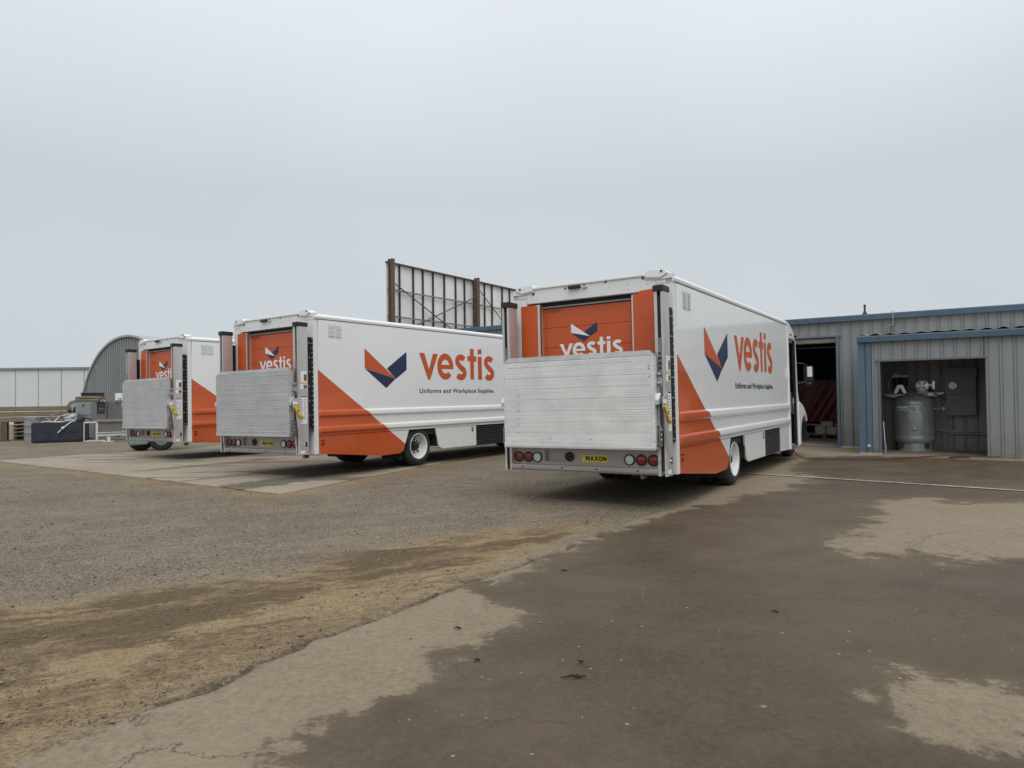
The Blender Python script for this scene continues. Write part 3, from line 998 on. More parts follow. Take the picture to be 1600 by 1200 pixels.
mb.build('outlet_box', M['alum_rail'], sh, bevel=.004)


def wpt(o, s, d, z=0):
    return (o[0] + s * RX + d * NX, o[1] + s * RY + d * NY, z)


# inside the workshop
mb = MB()
vs, fs = [], []
NC, NR = 90, 18
for i in range(NC + 1):
    u = -4.6 + 5.6 * i / NC
    for k in range(NR + 1):
        t = k / NR
        z = 1.83 - 1.36 * t
        sl = u + .75 * t
        vs.append((u, .045 * math.sin(sl * 13) * (.25 + .75 * t) + .012 * math.sin(sl * 31 + 1) + .02 * math.sin(sl * 7 + 3 * t), z + .01 * math.sin(u * 6) * (1 - t)))
for i in range(NC):
    for k in range(NR):
        a = i * (NR + 1) + k
        fs.append((a, a + NR + 1, a + NR + 2, a + 1))
mb.add(vs, fs)
tp = empty('maroon_sheet', wpt(M0, 0, 5.0), BROT)
tag(tp, 'glossy maroon plastic sheet hanging in folds inside the dark workshop doorway', 'plastic sheet')
mb.build('sheet', M['tarp'], tp)
mb = MB()
mb.tube([(-4.7, .0, 1.85), (1.1, .0, 1.85)], .018, 8)
mb.build('hanging_rail', M['pipe'], tp)
mb = MB()
mb.tube([(-4.6, .0, 0.02), (-4.6, 0, 1.87)], .02, 8).tube([(1.0, .0, 0.02), (1.0, 0, 1.87)], .02, 8)
mb.build('stand', M['pipe'], tp)
pl = empty('loaded_pallet', wpt(M0, -.95, 4.1, .018), BROT)
tag(pl, 'timber pallet of sacks and cartons on the workshop floor below the maroon sheet', 'pallet')
for i in range(5):
    mb = MB()
    mb.box(-.6, .6, -.48 + i * .2, -.48 + i * .2 + .13, .09, .115)
    mb.build('board', M['wood'], pl)
for i in range(3):
    mb = MB()
    mb.box(-.6 + .52 * i, -.5 + .52 * i, -.48, .45, 0, .088)
    mb.build('bearer', M['wood'], pl)
rnd = random.Random(5)
for i, (x, y, z, sx, sy, sz, rz) in enumerate([(-.18, -.2, .115, .30, .36, .26, .1), (.18, -.18, .115, .30, .34, .24, -.15), (0, -.2, .36, .34, .36, .16, .2), (-.1, .2, .115, .34, .34, .30, 0), (.3, .2, .115, .3, .3, .34, .3)]):
    mb = MB()
    mb.box(-sx / 2, sx / 2, -sy / 2, sy / 2, 0, sz)
    o = mb.build('sack', M['sack'], None, bevel=.02)
    o.location = wpt((pl.location.x, pl.location.y), x, y, .018 + z)
    o.rotation_euler = (0, 0, BROT + rz)
    tag(o, ['pale sack at the left front of the workshop pallet', 'pale sack at the right front of the workshop pallet', 'sack lying on top of the workshop pallet load',
            'sack at the left back of the workshop pallet', 'sack at the right back of the workshop pallet'][i], 'sack', 'sacks on the workshop pallet')
for i, (s, d, w, h, dep, rz, lab) in enumerate([(-.12, 3.95, .42, .26, .35, .2, 'small brown carton beside the workshop pallet near the right door jamb'), (-.05, 4.75, .5, .42, .4, -.1, 'larger brown carton behind the workshop pallet')]):
    o = empty('carton', wpt(M0, s, d, .018), BROT + rz)
    tag(o, lab, 'carton')
    mb = MB()
    mb.box(-w / 2, w / 2, -dep / 2, dep / 2, 0, h)
    mb.build('box', M['card'], o, bevel=.006)
    for sgn in (-1, 1):
        mb = MB()
        mb.prism([(sgn * dep / 2, h), (sgn * (dep / 2 + .10), h + .10), (sgn * (dep / 2 + .10), h + .106), (sgn * dep / 2, h + .006)], 'x', -w / 2, w / 2)
        mb.build('flap', M['card'], o)
o = empty('floor_board', wpt(M0, -2.0, 4.6, .02), BROT)
tag(o, 'pale low plank bench along the foot of the maroon sheet', 'bench')
mb = MB()
mb.box(-2.4, 2.0, -.12, .12, .36, .40)
mb.build('plank', M['fibre'], o, bevel=.004)
for x in (-2.2, 0, 1.8):
    mb = MB()
    mb.box(x - .04, x + .04, -.1, .1, 0, .36)
    mb.build('leg', M['wood'], o)

# ------------------------------------------------------------------ compressor
cx, cy = 9.647, 16.574
cp = empty('air_compressor', (cx + .42 * NX, cy + .42 * NY, 0), BROT)
cp.scale = (1.05, 1.05, 1.03)
tag(cp, 'grey green vertical air compressor tank with pump and motor on top in the shed', 'compressor')
mb = MB()
mb.lathe([(.33, .0), (.375, .0), (.35, .03), (.352, .24), (.33, .26)], (0, 0, 0), 'z', 40)
mb.build('base_ring', M['tank'], cp)
for sx in (-.26, .26):
    mb = MB()
    mb.lathe([(.055, 0), (.055, .03)], (sx, -.285, .125), 'y', 16)
    mb.build('port_hole', M['black'], cp)
mb = MB()
prof = [(.05, .16), (.30, .17), (.39, .21), (.42, .27), (.425, .33), (.421, .34), (.421, .36), (.425, .37), (.425, 1.06), (.421, 1.07), (.421, 1.09), (.425, 1.10)]
for k in range(9):
    t = k / 8 * math.pi / 2
    prof.append((max(.02, .425 * math.cos(t)), 1.11 + .245 * math.sin(t)))
mb.lathe(prof, (0, 0, 0), 'z', 48)
tk = mb.build('tank', M['tank'], cp)


def tank_map(u, v):
    a = u / .428
    return (.428 * math.sin(a), -.428 * math.cos(a), v)


def strip(u0, u1, v0, v1, n=8):
    mb = MB()
    vs, fs = [], []
    for i in range(n + 1):
        u = u0 + (u1 - u0) * i / n
        vs += [tank_map(u, v0), tank_map(u, v1)]
    for i in range(n):
        fs.append((2 * i, 2 * i + 2, 2 * i + 3, 2 * i + 1))
    return mb.add(vs, fs)


strip(-.40, -.10, .94, 1.055).build('name_plate', M['white_print'], tk)


def tank_map2(u, v):
    a = u / .428
    return (.4305 * math.sin(a), -.4305 * math.cos(a), v)


link('lettering', text_mesh('lettering', 'FALCON', (-.385, .95, -.115, 1.01), tank_map2, M['black_print'], bold=.02), tk)
strip(.13, .27, .94, 1.05).build('paper_label', M['sack'], tk)
strip(-.06, .10, .76, .93).build('data_plate', M['tank'], tk)
for z in (1.0, .52):
    mb = MB()
    mb.ball((.02, -.425, z), (.055, .03, .05), 10)
    mb.build('boss', M['tank'], cp)
mb = MB()
mb.prism([(-.62, 1.345), (.60, 1.375), (.60, 1.345), (.42, 1.27), (.30, 1.30), (-.28, 1.30), (-.42, 1.25), (-.62, 1.31)], 'y', -.02, .24)
mb.build('motor_deck', M['tank'], cp, bevel=.008)
mb = MB()                      # pump: crankcase, two cylinders, head
mb.prism([(-.42, 1.35), (-.12, 1.35), (-.14, 1.50), (-.20, 1.56), (-.34, 1.56), (-.40, 1.50)], 'y', -.12, .14)
pm = mb.build('pump', M['black'], cp, bevel=.012)
for x in (-.35, -.19):
    mb = MB()
    pr = []
    for k in range(9):
        pr += [(.062, 1.55 + k * .022), (.078, 1.556 + k * .022), (.078, 1.566 + k * .022), (.062, 1.572 + k * .022)]
    mb.lathe(pr, (x, 0, 0), 'z', 16)
    mb.build('cylinder', M['black'], pm)
mb = MB()
mb.box(-.44, -.10, -.09, .09, 1.745, 1.80).box(-.41, -.31, -.07, .07, 1.80, 1.85)
mb.build('cylinder_head', M['steel_dark'], pm, bevel=.008)
mb = MB()
mb.prism([(-.40, 1.36), (-.33, 1.36), (-.265, 1.50), (-.20, 1.36), (-.13, 1.36), (-.21, 1.56), (-.32, 1.56)], 'y', -.16, -.125)
mb.build('bracket', M['alum_rail'], pm, bevel=.004)
mb = MB()
mb.tube([(-.42, -.05, 1.78), (-.50, -.08, 1.66), (-.50, -.08, 1.45), (-.46, -.05, 1.36)], .012, 8)
mb.build('copper_pipe', M['pipe'], pm)
mb = MB()
mb.lathe([(.06, 0), (.135, .02), (.145, .05), (.145, .22), (.12, .25), (.05, .27)], (.18, -.20, 1.53), 'y', 20)
mt = mb.build('motor', M['alum_rail'], cp)
mb = MB()
for k in range(4):
    a = math.pi / 4 + k * math.pi / 2
    mb.tube([(.18, -.21, 1.53), (.18 + .12 * math.cos(a), -.195, 1.53 + .12 * math.sin(a))], .02, 8)
mb.lathe([(.035, 0), (.035, .03)], (.18, -.235, 1.53), 'y', 12)
mb.build('pulley_spokes', M['steel'], mt)
mb = MB()
mb.box(.08, .30, -.16, .06, 1.365, 1.40)
mb.build('motor_foot', M['steel_dark'], mt)
mb = MB()
mb.tube([(.30, -.1, 1.55), (.40, -.1, 1.55)], .05, 12).box(.38, .43, -.16, -.02, 1.45, 1.64)
mb.build('belt_guard', M['alum_rail'], cp, bevel=.004)
mb = MB()
mb.tube([(-.10, -.12, 1.70), (.10, -.14, 1.68), (.30, -.13, 1.655), (.40, -.12, 1.64)], .008, 6)
mb.build('air_line', M['pipe'], cp)
mb = MB()
mb.tube([(.36, -.18, 1.46), (.42, -.22, 1.36), (.50, -.22, 1.30), (.58, -.18, 1.22), (.66, 0, 1.20)], .010, 6)
mb.build('power_cable', M['black'], cp)
mb = MB()
mb.box(.30, .40, -.24, -.18, 1.29, 1.37)
mb.build('switch_box', M['white_print'], cp, bevel=.006)
mb = MB()
mb.tube([(.40, -.12, .99), (.56, -.12, .99)], .02, 8).ball((.50, -.14, .99), .045, 8)
mb.build('valve', M['pipe'], cp)
mb = MB()
mb.box(.56, .62, -.17, -.09, .95, 1.03)
mb.build('pressure_switch', M['fibre'], cp, bevel=.006)
mb = MB()
mb.tube([(-.42, -.05, .99), (-.52, -.05, .99)], .018, 8)
mb.build('drain_pipe', M['pipe'], cp)

ep = empty('electric_panel', wpt(S0, 1.66, SD - .035, 0), BROT)
tag(ep, 'grey electric meter cabinet with round meter on the shed back wall', 'electric panel')
mb = MB()
mb.box(.0, .62, -.14, -.02, .86, 1.80)
mb.build('cabinet', M['panel_grey'], ep, bevel=.01)
mb = MB()
mb.box(-.03, .65, -.16, -.02, 1.80, 2.0)
mb.build('hood', M['panel_grey'], ep, bevel=.01)
mb = MB()
mb.lathe([(.085, 0), (.085, .03), (.07, .06), (.03, .065)], (.16, -.205, 1.57), 'y', 20)
mb.build('meter', M['lens_white'], ep)
mb = MB()
mb.box(.04, .58, -.147, -.14, 1.34, 1.35)
mb.build('door_seam', M['black'], ep)
cd = empty('conduit_run', wpt(S0, 1.05, SD - .06, 0), BROT)
tag(cd, 'thin grey conduit pipes along the shed back wall right of the compressor', 'conduit')
for pts in ([(0, 0, .50), (.42, 0, .50), (.6, 0, .47), (3.0, 0, .47)], [(.66, 0, .42), (3.0, 0, .42)], [(.72, 0, .86), (.72, 0, .50)], [(.62, 0, .85), (.62, 0, .05)]):
    mb = MB()
    mb.tube(pts, .016, 8)
    mb.build('pipe', M['pipe'], cd)
o = empty('leaning_rod', wpt(S0, .50, .16, 0), BROT)
tag(o, 'thin pale rod leaning inside the left edge of the shed opening', 'rod')
mb = MB()
mb.tube([(.0, 0, .22), (-.03, .04, .75)], .014, 8)
mb.build('rod', M['alum_rail'], o)
mb = MB()
mb.box(-.01, .03, -.02, .02, 0, .22)
mb.build('foot', M['pipe'], o, bevel=.004)

# ------------------------------------------------------------------ the truck
W = 2.34
LEAN, TILT = -0.011, 0.003
EPS = .004


def sq(x, z, y=-EPS):            # right flank mapping: (x, z) on the panel
    return (x, y, z)


def arc(cxx, cz, rx, rz, a0, a1, n=22):
    return [(cxx + rx * math.cos(R(a0 + (a1 - a0) * i / n)), cz + rz * math.sin(R(a0 + (a1 - a0) * i / n))) for i in range(n + 1)]


def stroke(pts, w):
    L, Rr = [], []
    P = [Vector(p) for p in pts]
    for i, p in enumerate(P):
        d = (P[min(i + 1, len(P) - 1)] - P[max(i - 1, 0)]).normalized()
        n = Vector((-d.y, d.x)) * (w / 2)
        L.append(tuple(p + n))
        Rr.append(tuple(p - n))
    return L + Rr[::-1]


def word_loops():
    """the 'vestis' word mark, metres on the flank"""
    loops = [[(2.673, 2.335), (2.838, 2.335), (2.978, 1.995), (3.115, 2.335), (3.28, 2.335), (3.012, 1.782), (2.945, 1.782)]]
    ex, ez, ro, rz, ri, rzi = 3.525, 2.072, .275, .285, .140, .152
    zb0, zb1 = 2.018, 2.108
    a0 = math.degrees(math.asin((zb0 - ez) / rz))
    outer = arc(ex, ez, ro, rz, a0, 318, 40)
    b1 = 180 - math.degrees(math.asin((zb0 - ez) / rzi))
    inner = arc(ex, ez, ri, rzi, 314, b1, 20)
    loops.append(outer + inner)
    h0 = math.degrees(math.asin((zb1 - ez) / rzi))
    loops.append(arc(ex, ez, ri, rzi, h0, 180 - h0, 20))
    for sx in (4.068, 5.15):
        pts = arc(sx + .005, 2.205, .135, .090, 28, 225, 18) + [(sx - .01, 2.075)] + arc(sx, 1.945, .143, .098, 52, -150, 18)
        loops.append(stroke(pts, .134))
    loops.append([(4.42, 2.507), (4.555, 2.507), (4.555, 2.335), (4.651, 2.335), (4.651, 2.215), (4.555, 2.215), (4.555, 1.80), (4.42, 1.80), (4.42, 2.215), (4.318, 2.215), (4.318, 2.335), (4.42, 2.335)])
    loops.append([(4.712, 1.80), (4.862, 1.80), (4.862, 2.335), (4.712, 2.335)])
    loops.append([(4.712, 2.395), (4.862, 2.395), (4.862, 2.507), (4.712, 2.507)])
    return loops


LEAF_A = [(1.12, 2.352), (1.12, 1.975), (1.955, 1.79)]
LEAF_B = [(1.125, 1.967), (1.955, 1.785), (1.689, 1.598)]
LEAF_C = [(1.716, 1.984), (2.285, 2.337), (2.282, 1.97), (1.966, 1.782)]


def rear_map(x):
    k, uo, vo = .347, 2.673, 1.80
    def f(u, v):
        return (x, 1.655 - (u - uo) * k, 1.958 + (v - vo) * k)
    return f


def rear_leaf(x):
    k = .338
    def f(u, v):
        return (x, 1.475 - (u - 1.12) * k, 2.16 + (v - 1.598) * k)
    return f


def side_profile(sgn):
    """(offset outwards, z) from sill to roof seam, two rolled ribs"""
    p = [(0, .752)]
    for z0, z1 in ((.80, .905), (1.085, 1.195)):
        p += [(0, z0 - .012), (.020, z0 + .004), (.034, z0 + .022), (.036, z1 - .03), (.030, z1 - .012), (.006, z1), (0, z1 + .012)]
    p += [(0, 1.6), (0, 2.2), (0, 2.808)]
    return p


def make_truck():
    T = empty('delivery_truck', (0, 0, 0))
    # chassis and floor
    mb = MB()
    mb.box(-.08, 6.9, .06, W - .06, .62, .74)
    for y in (.72, W - .82): mb.box(.05, 9.0, y, y + .10, .48, .66)
    mb.box(1.0, 2.0, .30, W - .30, .50, .61).box(3.6, 4.6, .25, .75, .34, .61).box(4.6, 6.0, .22, .60, .30, .61)
    mb.build('chassis', M['chassis'], T, smooth=False)
    mb = MB()
    mb.tube([(2.66, .3, .40), (2.66, W - .3, .40)], .07, 12).ball((2.66, W / 2, .40), (.20, .18, .19), 12)
    mb.build('rear_axle', M['chassis'], T)
    mb = MB()
    mb.box(2.28, 3.22, .30, W - .30, .742, .752).box(2.28, 2.30, .02, W - .02, .40, .742).box(3.20, 3.22, .02, W - .02, .36, .742)
    mb.build('wheel_well', M['chassis'], T, smooth=False)
    # side panels
    for side in (0, 1):
        prof = side_profile(1)
        mb = MB()
        xs = [0, .02, 1.2, 2.4, 3.6, 4.8, 6.0, 6.80, 6.82]
        vs, fs = [], []
        for x in xs:
            fade = 0.0 if x in (0, 6.82) else 1.0
            for off, z in prof:
                y = -off * fade if side == 0 else W + off * fade
                vs.append((x, y, z))
        n = len(prof)
        for i in range(len(xs) - 1):
            for k in range(n - 1):
                fs.append((i * n + k, (i + 1) * n + k, (i + 1) * n + k + 1, i * n + k + 1))
        yi = .03 if side == 0 else W - .03
        b = len(vs)
        vs += [(0, yi, .752), (6.82, yi, .752), (6.82, yi, 2.808), (0, yi, 2.808)]
        fs += [(b, b + 1, b + 2, b + 3), (0, b, b + 3, n - 1), ((len(xs) - 1) * n, b + 1, b + 2, len(xs) * n - 1)]
        mb.add(vs, fs)
        sp = mb.build('side_panel', M['livery'], T, angle=25)
        # lower skirts
        def yy(a, b): return (a, b) if side == 0 else (W - a, W - b)
        y0, y1 = yy(.003, .035)
        rear_sk = [(.0, .744), (.0, .437), (1.52, .285), (2.02, .29), (2.15, .33), (2.215, .47), (2.325, .735), (2.33, .744)]
        mid_sk = [(3.155, .744), (3.165, .72), (3.245, .40), (3.29, .335), (3.39, .297), (4.60, .292), (4.60, .744)]
        fr_sk = [(5.95, .744), (5.95, .275), (6.92, .252), (6.92, .744)]
        for pl_ in (rear_sk, mid_sk, fr_sk):
            mb = MB()
            mb.prism(pl_, 'y', y0, y1)
            mb.build('skirt_panel', M['livery'], T, bevel=.004)
        y0, y1 = yy(.0, .034)
        mb = MB()
        mb.box(0.0, 6.9, min(yy(.012, .05)), max(yy(.012, .05)), .744, .752)
        mb.build('sill_joint', M['chassis'], T, smooth=False)
        # louvred black panel
        mb = MB()
        a0, a1 = sorted(yy(.045, .06))
        mb.box(4.60, 5.95, a0, a1, .275, .744)
        lp = mb.build('louvre_panel', M['black'], T, smooth=False)
        for k in range(10):
            z = .285 + k * .0450
            mb = MB()
            q0, q1, q2 = yy(.010, 0)[0], yy(.046, 0)[0], yy(.004, 0)[0]
            mb.prism([(q1, z + .034), (q0, z + .012), (q0, z + .002), (q1, z + .024)], 'x', 4.61, 5.94)
            mb.build('slat', M['slat'], lp, smooth=False)
        # vent near the rear top corner
        a0, a1 = sorted(yy(-.005, .001))
        mb = MB()
        mb.box(.24, .555, a0, a1, 2.505, 2.75)
        vt = mb.build('side_vent', M['vent_plate'], T, bevel=.003)
        for cxv in (.31, .485):
            for k in range(9):
                z = 2.528 + k * .0235
                mb = MB()
                o_ = yy(-.0055, 0)[0]
                p_ = yy(-.014, 0)[0]
                mb.prism([(o_, z + .016), (p_, z + .004), (o_, z + .001)], 'x', cxv - .055, cxv + .055)
                mb.build('louvre', M['white'], vt, smooth=False)
                mb = MB()
                i0, i1 = sorted(yy(-.0054, -.0064))
                mb.box(cxv - .055, cxv + .055, i0, i1, z - .0025, z + .0005)
                mb.build('slot', M['black'], vt, smooth=False)
        # marker lamps
        for x, z, mt_ in ((.08, .668, 'lens_red'), (.08, .610, 'lens_red'), (4.46, .705, 'lens_amber'), (4.46, .645, 'lens_amber')):
            mb = MB()
            h0 = yy(-.012, 0)[0]
            h1 = yy(.004, 0)[0]
            if z in (.668, .705):
                mb.box(x - .04, x + .04, min(h0, h1), max(h0, h1), z - .012, z + .012)
            else:
                mb.lathe([(.036, h1), (.036, h0 * .6 + h1 * .4), (.026, h0)], (x, 0, z), 'y', 16)
            mb.build('marker_lamp', M[mt_], T, bevel=.002)
        # roof rail
        mb = MB()
        s_ = 1 if side == 0 else -1
        base = 0 if side == 0 else W
        rp = [(base + s_ * .03, 2.812), (base - s_ * .004, 2.822), (base - s_ * .010, 2.832), (base - s_ * .010, 2.868), (base - s_ * .004, 2.876), (base + s_ * .012, 2.900), (base + s_ * .05, 2.915), (base + s_ * .09, 2.915), (base + s_ * .09, 2.812)]
        mb.prism(rp, 'x', -.10, 6.80)
        mb.build('roof_rail', M['white_rail'], T)
        mb = MB()
        mb.box(-.09, 6.80, min(base + s_ * .006, base + s_ * .03), max(base + s_ * .006, base + s_ * .03), 2.806, 2.823)
        mb.build('rail_seal', M['black'], T, smooth=False)
        # front vertical edge trim of the cargo side
        a0, a1 = sorted(yy(-.012, .06))
        mb = MB()
        mb.box(6.82, 6.93, a0, a1, .25, 2.812)
        mb.build('door_pillar', M['white'], T, bevel=.01)
        # rear corner post
        a0, a1 = sorted(yy(.004, .22))
        mb = MB()
        mb.box(-.098, -.002, a0, a1, .435, 2.80)
        mb.build('rear_post', M['grey_white'], T, bevel=.006)
        # black bolt rail
        a0, a1 = sorted(yy(.012, .055))
        mb = MB()
        mb.box(-.215, -.099, a0, a1, .845, 2.485)
        br = mb.build('bolt_rail', M['black_rail'], T, bevel=.004)
        for k in range(20):
            z = .875 + k * .0835
            for xx in ((-.125, -.19) if k % 3 == 0 else (-.125,)):
                mb = MB()
                t0 = yy(.012, 0)[0]
                t1 = yy(.004, 0)[0]
                mb.lathe([(.0095, t0), (.0095, t1)], (xx, 0, z), 'y', 6)
                mb.build('bolt', M['alum_rail'], br)
        # liftgate column: C section open to the rear
        def cb(mb, xa, xb, a, b, za, zb):
            p, q = sorted(yy(a, b))
            return mb.box(xa, xb, p, q, za, zb)
        mb = MB()
        cb(mb, -.41, -.217, .016, .030, .44, 2.66)
        cb(mb, -.41, -.217, .118, .130, .62, 2.66)
        cb(mb, -.235, -.217, .030, .118, .62, 2.66)
        cb(mb, -.425, -.410, .016, .048, .44, 2.66)
        cb(mb, -.425, -.410, .092, .130, .62, 2.66)
        lc = mb.build('lift_column', M['steel'], T, bevel=.002)
        mb = MB()
        cb(mb, -.445, -.205, .008, .140, 2.66, 2.735)
        mb.build('column_cap', M['black'], lc, bevel=.008)
        mb = MB()
        cb(mb, -.40, -.25, .046, .096, .50, 2.60)
        mb.build('column_slot', M['black'], lc, smooth=False)
        mb = MB()
        cb(mb, -.438, -.30, .050, .090, .95, 2.10)
        mb.build('slider', M['steel_dark'], lc, bevel=.004)
        for k in range(4):
            mb = MB()
            cb(mb, -.442, -.437, .056, .084, 1.90 - k * .06, 1.93 - k * .06)
            mb.build('slider_tooth', M['black'], lc)
        mb = MB()
        cb(mb, -.441, -.4375, .054, .088, 1.52, 1.62)
        mb.build('slider_label', M['white_print'], lc)
        if side == 0:
            def sbox(mb, xa, xb, za, zb, y=.0125):
                return mb.box(xa, xb, y, .0165, za, zb)
            sbox(MB(), -.375, -.245, 1.70, 1.885).build('warning_decal', M['white_print'], lc)
            sbox(MB(), -.310, -.250, 1.72, 1.83, .0115).build('decal_picture', M['brown_print'], lc)
            sbox(MB(), -.385, -.245, 1.675, 1.695).build('decal_stripe', M['yellow'], lc)
            sbox(MB(), -.385, -.245, 1.575, 1.665).build('warning_decal', M['white_print'], lc)
            sbox(MB(), -.318, -.250, 1.585, 1.650, .0115).build('decal_picture', M['brown_print'], lc)
            sbox(MB(), -.390, -.245, 1.075, 1.435).build('instruction_decal', M['white_print'], lc)
            mb = MB()
            sbox(mb, -.390, -.245, 1.435, 1.450).build('decal_border', M['black'], lc)
            mb = MB()
            rr = random.Random(9)
            for k in range(9):
                for j in range(2):
                    u = -.380 + j * .066
                    sbox(mb, u, u + rr.uniform(.03, .055), 1.10 + k * .036, 1.117 + k * .036, .0115)
            mb.build('decal_print', M['grey_print'], lc)
            sbox(MB(), -.385, -.250, .975, 1.06).build('paper_decal', M['white_print'], lc)
            sbox(MB(), -.395, -.30, .465, .515).build('paper_decal', M['white_print'], lc)
            mb = MB()
            mb.box(-.290, -.255, .010, .0165, .585, .66)
            mb.build('latch_slot', M['black'], lc)
            mb = MB()
            mb.ball((-.315, .008, .62), .014, 8)
            mb.build('stud', M['alum_rail'], lc)
            # folded bracket plate and yellow lever
            mb = MB()
            mb.prism([(-.56, 1.385), (-.40, 1.455), (-.40, .76), (-.44, .76), (-.47, .95), (-.50, 1.20), (-.56, 1.27)], 'y', -.004, .008)
            bk = mb.build('lever_bracket', M['steel'], T, bevel=.002)
            mb = MB()
            mb.prism([(-.545, 1.27), (-.50, 1.30), (-.455, 1.25), (-.42, 1.16), (-.33, 1.085), (-.355, 1.068), (-.42, 1.08), (-.50, 1.18)], 'y', -.026, -.012)
            mb.build('release_lever', M['yellow_lever'], bk, bevel=.004)
            mb = MB()
            mb.lathe([(.014, -.034), (.014, -.005)], (-.475, 0, 1.205), 'y', 8)
            mb.lathe([(.010, -.034), (.010, -.005)], (-.40, 0, 1.10), 'y', 8)
            mb.build('lever_bolt', M['black'], bk)
            mb = MB()
            mb.box(-.565, -.465, -.016, -.005, 1.315, 1.36)
            mb.build('bracket_label', M['white_print'], bk)
        # hinge hardware between column and platform
        mb = MB()
        p = lambda a: yy(a, 0)[0]
        mb.prism([(-.53, .80), (-.53, 1.00), (-.50, 1.06), (-.44, 1.05), (-.42, .80)], 'y', *sorted((p(.060), p(.072))))
        hg = mb.build('hinge_plate', M['steel_dark'], T, bevel=.003)
        mb = MB()
        for z in (.88, .94, 1.0):
            mb.lathe([(.012, p(.048)), (.012, p(.062))], (-.485, 0, z), 'y', 8)
        mb.build('hinge_bolt', M['alum_rail'], hg)
        mb = MB()
        mb.tube([(-.49, p(.085), 1.05), (-.47, p(.085), 1.35), (-.46, p(.09), 1.52), (-.45, p(.08), 1.66)], .022, 8)
        mb.ball((-.46, p(.085), 1.55), .035, 8).ball((-.46, p(.08), 1.66), .03, 8)
        mb.build('lift_chain', M['steel_dark'], hg)
        mb = MB()
        mb.prism([(-.56, 1.36), (-.50, 1.44), (-.46, 1.42), (-.46, 1.32), (-.56, 1.30)], 'y', *sorted((p(.05), p(.10))))
        mb.build('latch', M['alum_rail'], hg, bevel=.004)
        # wheels: dual rear, single front
        for x, ya, kind in ((2.66, .045, 'rear'), (2.66, .325, 'inner'), (8.42, .26, 'front')):
            zoff = -TILT * x - LEAN * yy(ya + .11, 0)[0]
            RT, zc = .405, .403 + zoff
            def Y(v): return ya + v
            pr = [(.262, .0), (.30, -.012), (.345, -.006), (.375, .012), (RT - .012, .028), (RT, .045)]
            for g in (.075, .110, .145):
                pr += [(RT, g - .009), (RT - .012, g - .006), (RT - .012, g + .006), (RT, g + .009)]
            pr += [(RT, .175), (RT - .012, .192), (.375, .208), (.345, .226), (.30, .232), (.262, .22)]
            def fl_(h): return (ya + h) if side == 0 else (W - ya - h)
            mb = MB()
            mb.lathe([(r, fl_(h)) for r, h in pr], (x, 0, zc), 'y', 44, cap=False)
            mb.lathe([(.25, fl_(.02)), (.25, fl_(.20))], (x, 0, zc), 'y', 44, cap=False)
            wh = mb.build('wheel', M['rubber'], T, angle=28)
            if kind != 'inner':
                mb = MB()
                if kind == 'rear':
                    rp = [(.262, .0), (.268, -.004), (.262, -.010), (.246, -.004), (.240, .02), (.228, .05), (.222, .11), (.205, .135), (.16, .148), (.115, .150), (.10, .150)]
                else:
                    rp = [(.262, .0), (.268, -.004), (.262, -.010), (.246, -.004), (.236, .02), (.222, .03), (.18, .0), (.12, -.03), (.10, -.032)]
                mb.lathe([(r, fl_(h)) for r, h in rp], (x, 0, zc), 'y', 44, cap=False)
                mb.build('rim', M['rim'], wh, angle=40)
                mb = MB()
                for k in range(6):
                    a = k * math.pi / 3 + .3
                    hh = .139 if kind == 'rear' else .004
                    mb.lathe([(.024, fl_(hh)), (.024, fl_(hh - .004))], (x + .185 * math.cos(a), 0, zc + .185 * math.sin(a)), 'y', 10)
                mb.build('hand_hole', M['chassis'], wh)
                mb = MB()
                h0 = .155 if kind == 'rear' else -.025
                mb.lathe([(.112, fl_(h0)), (.10, fl_(h0 - .03)), (.078, fl_(h0 - .05)), (.074, fl_(h0 - .10)), (.05, fl_(h0 - .115))], (x, 0, zc), 'y', 20)
                for k in range(8):
                    a = k * math.pi / 4
                    mb.lathe([(.014, fl_(h0 - .01)), (.014, fl_(h0 - .045))], (x + .135 * math.cos(a), 0, zc + .135 * math.sin(a)), 'y', 6)
                mb.build('hub', M['steel_dark'] if kind == 'front' else M['black'], wh)
    # graphics on the right flank
    sp = [c for c in T.children if c.name.startswith('side_panel')][0]
    link('leaf_emblem', flat_mesh('leaf_emblem', [LEAF_A], sq, M['orange_print']), sp)
    link('leaf_emblem', flat_mesh('leaf_emblem', [LEAF_B, LEAF_C], sq, M['navy_print']), sp)
    link('lettering', flat_mesh('lettering', word_loops(), sq, M['orange_print']), sp)
    link('lettering', text_mesh('lettering', 'Uniforms and Workplace Supplies.', (2.665, 1.468, 5.345, 1.592), sq, M['navy_print'], bold=.018, space=1.10), sp)
    # roof
    mb = MB()
    nn = 12
    prof = [(.085, 2.90)] + [(.09 + (W - .18) * i / nn, 2.915 + .05 * math.sin(math.pi * i / nn)) for i in range(nn + 1)] + [(W - .085, 2.90), (W - .085, 2.80), (.085, 2.80)]
    mb.prism(prof, 'x', -.04, 6.80)
    mb.build('roof', M['white_rail'], T)
    for x in (1.05, 3.2, 5.3):
        mb = MB()
        mb.box(x, x + .03, -.0125, .05, 2.829, 2.872)
        mb.build('rail_joint', M['grey_white'], T, bevel=.002)
    # rear header and corner castings
    mb = MB()
    mb.box(-.100, .02, .22, W - .22, 2.725, 2.93)
    mb.prism([(.10, 2.91), (W - .10, 2.91), (W - .30, 2.962), (.30, 2.962)], 'x', -.085, .05)
    mb.box(-.100, -.003, .004, .22, 2.80, 2.925).box(-.100, -.003, W - .22, W - .004, 2.80, 2.925)
    hd = mb.build('rear_header', M['grey_white'], T, bevel=.006)
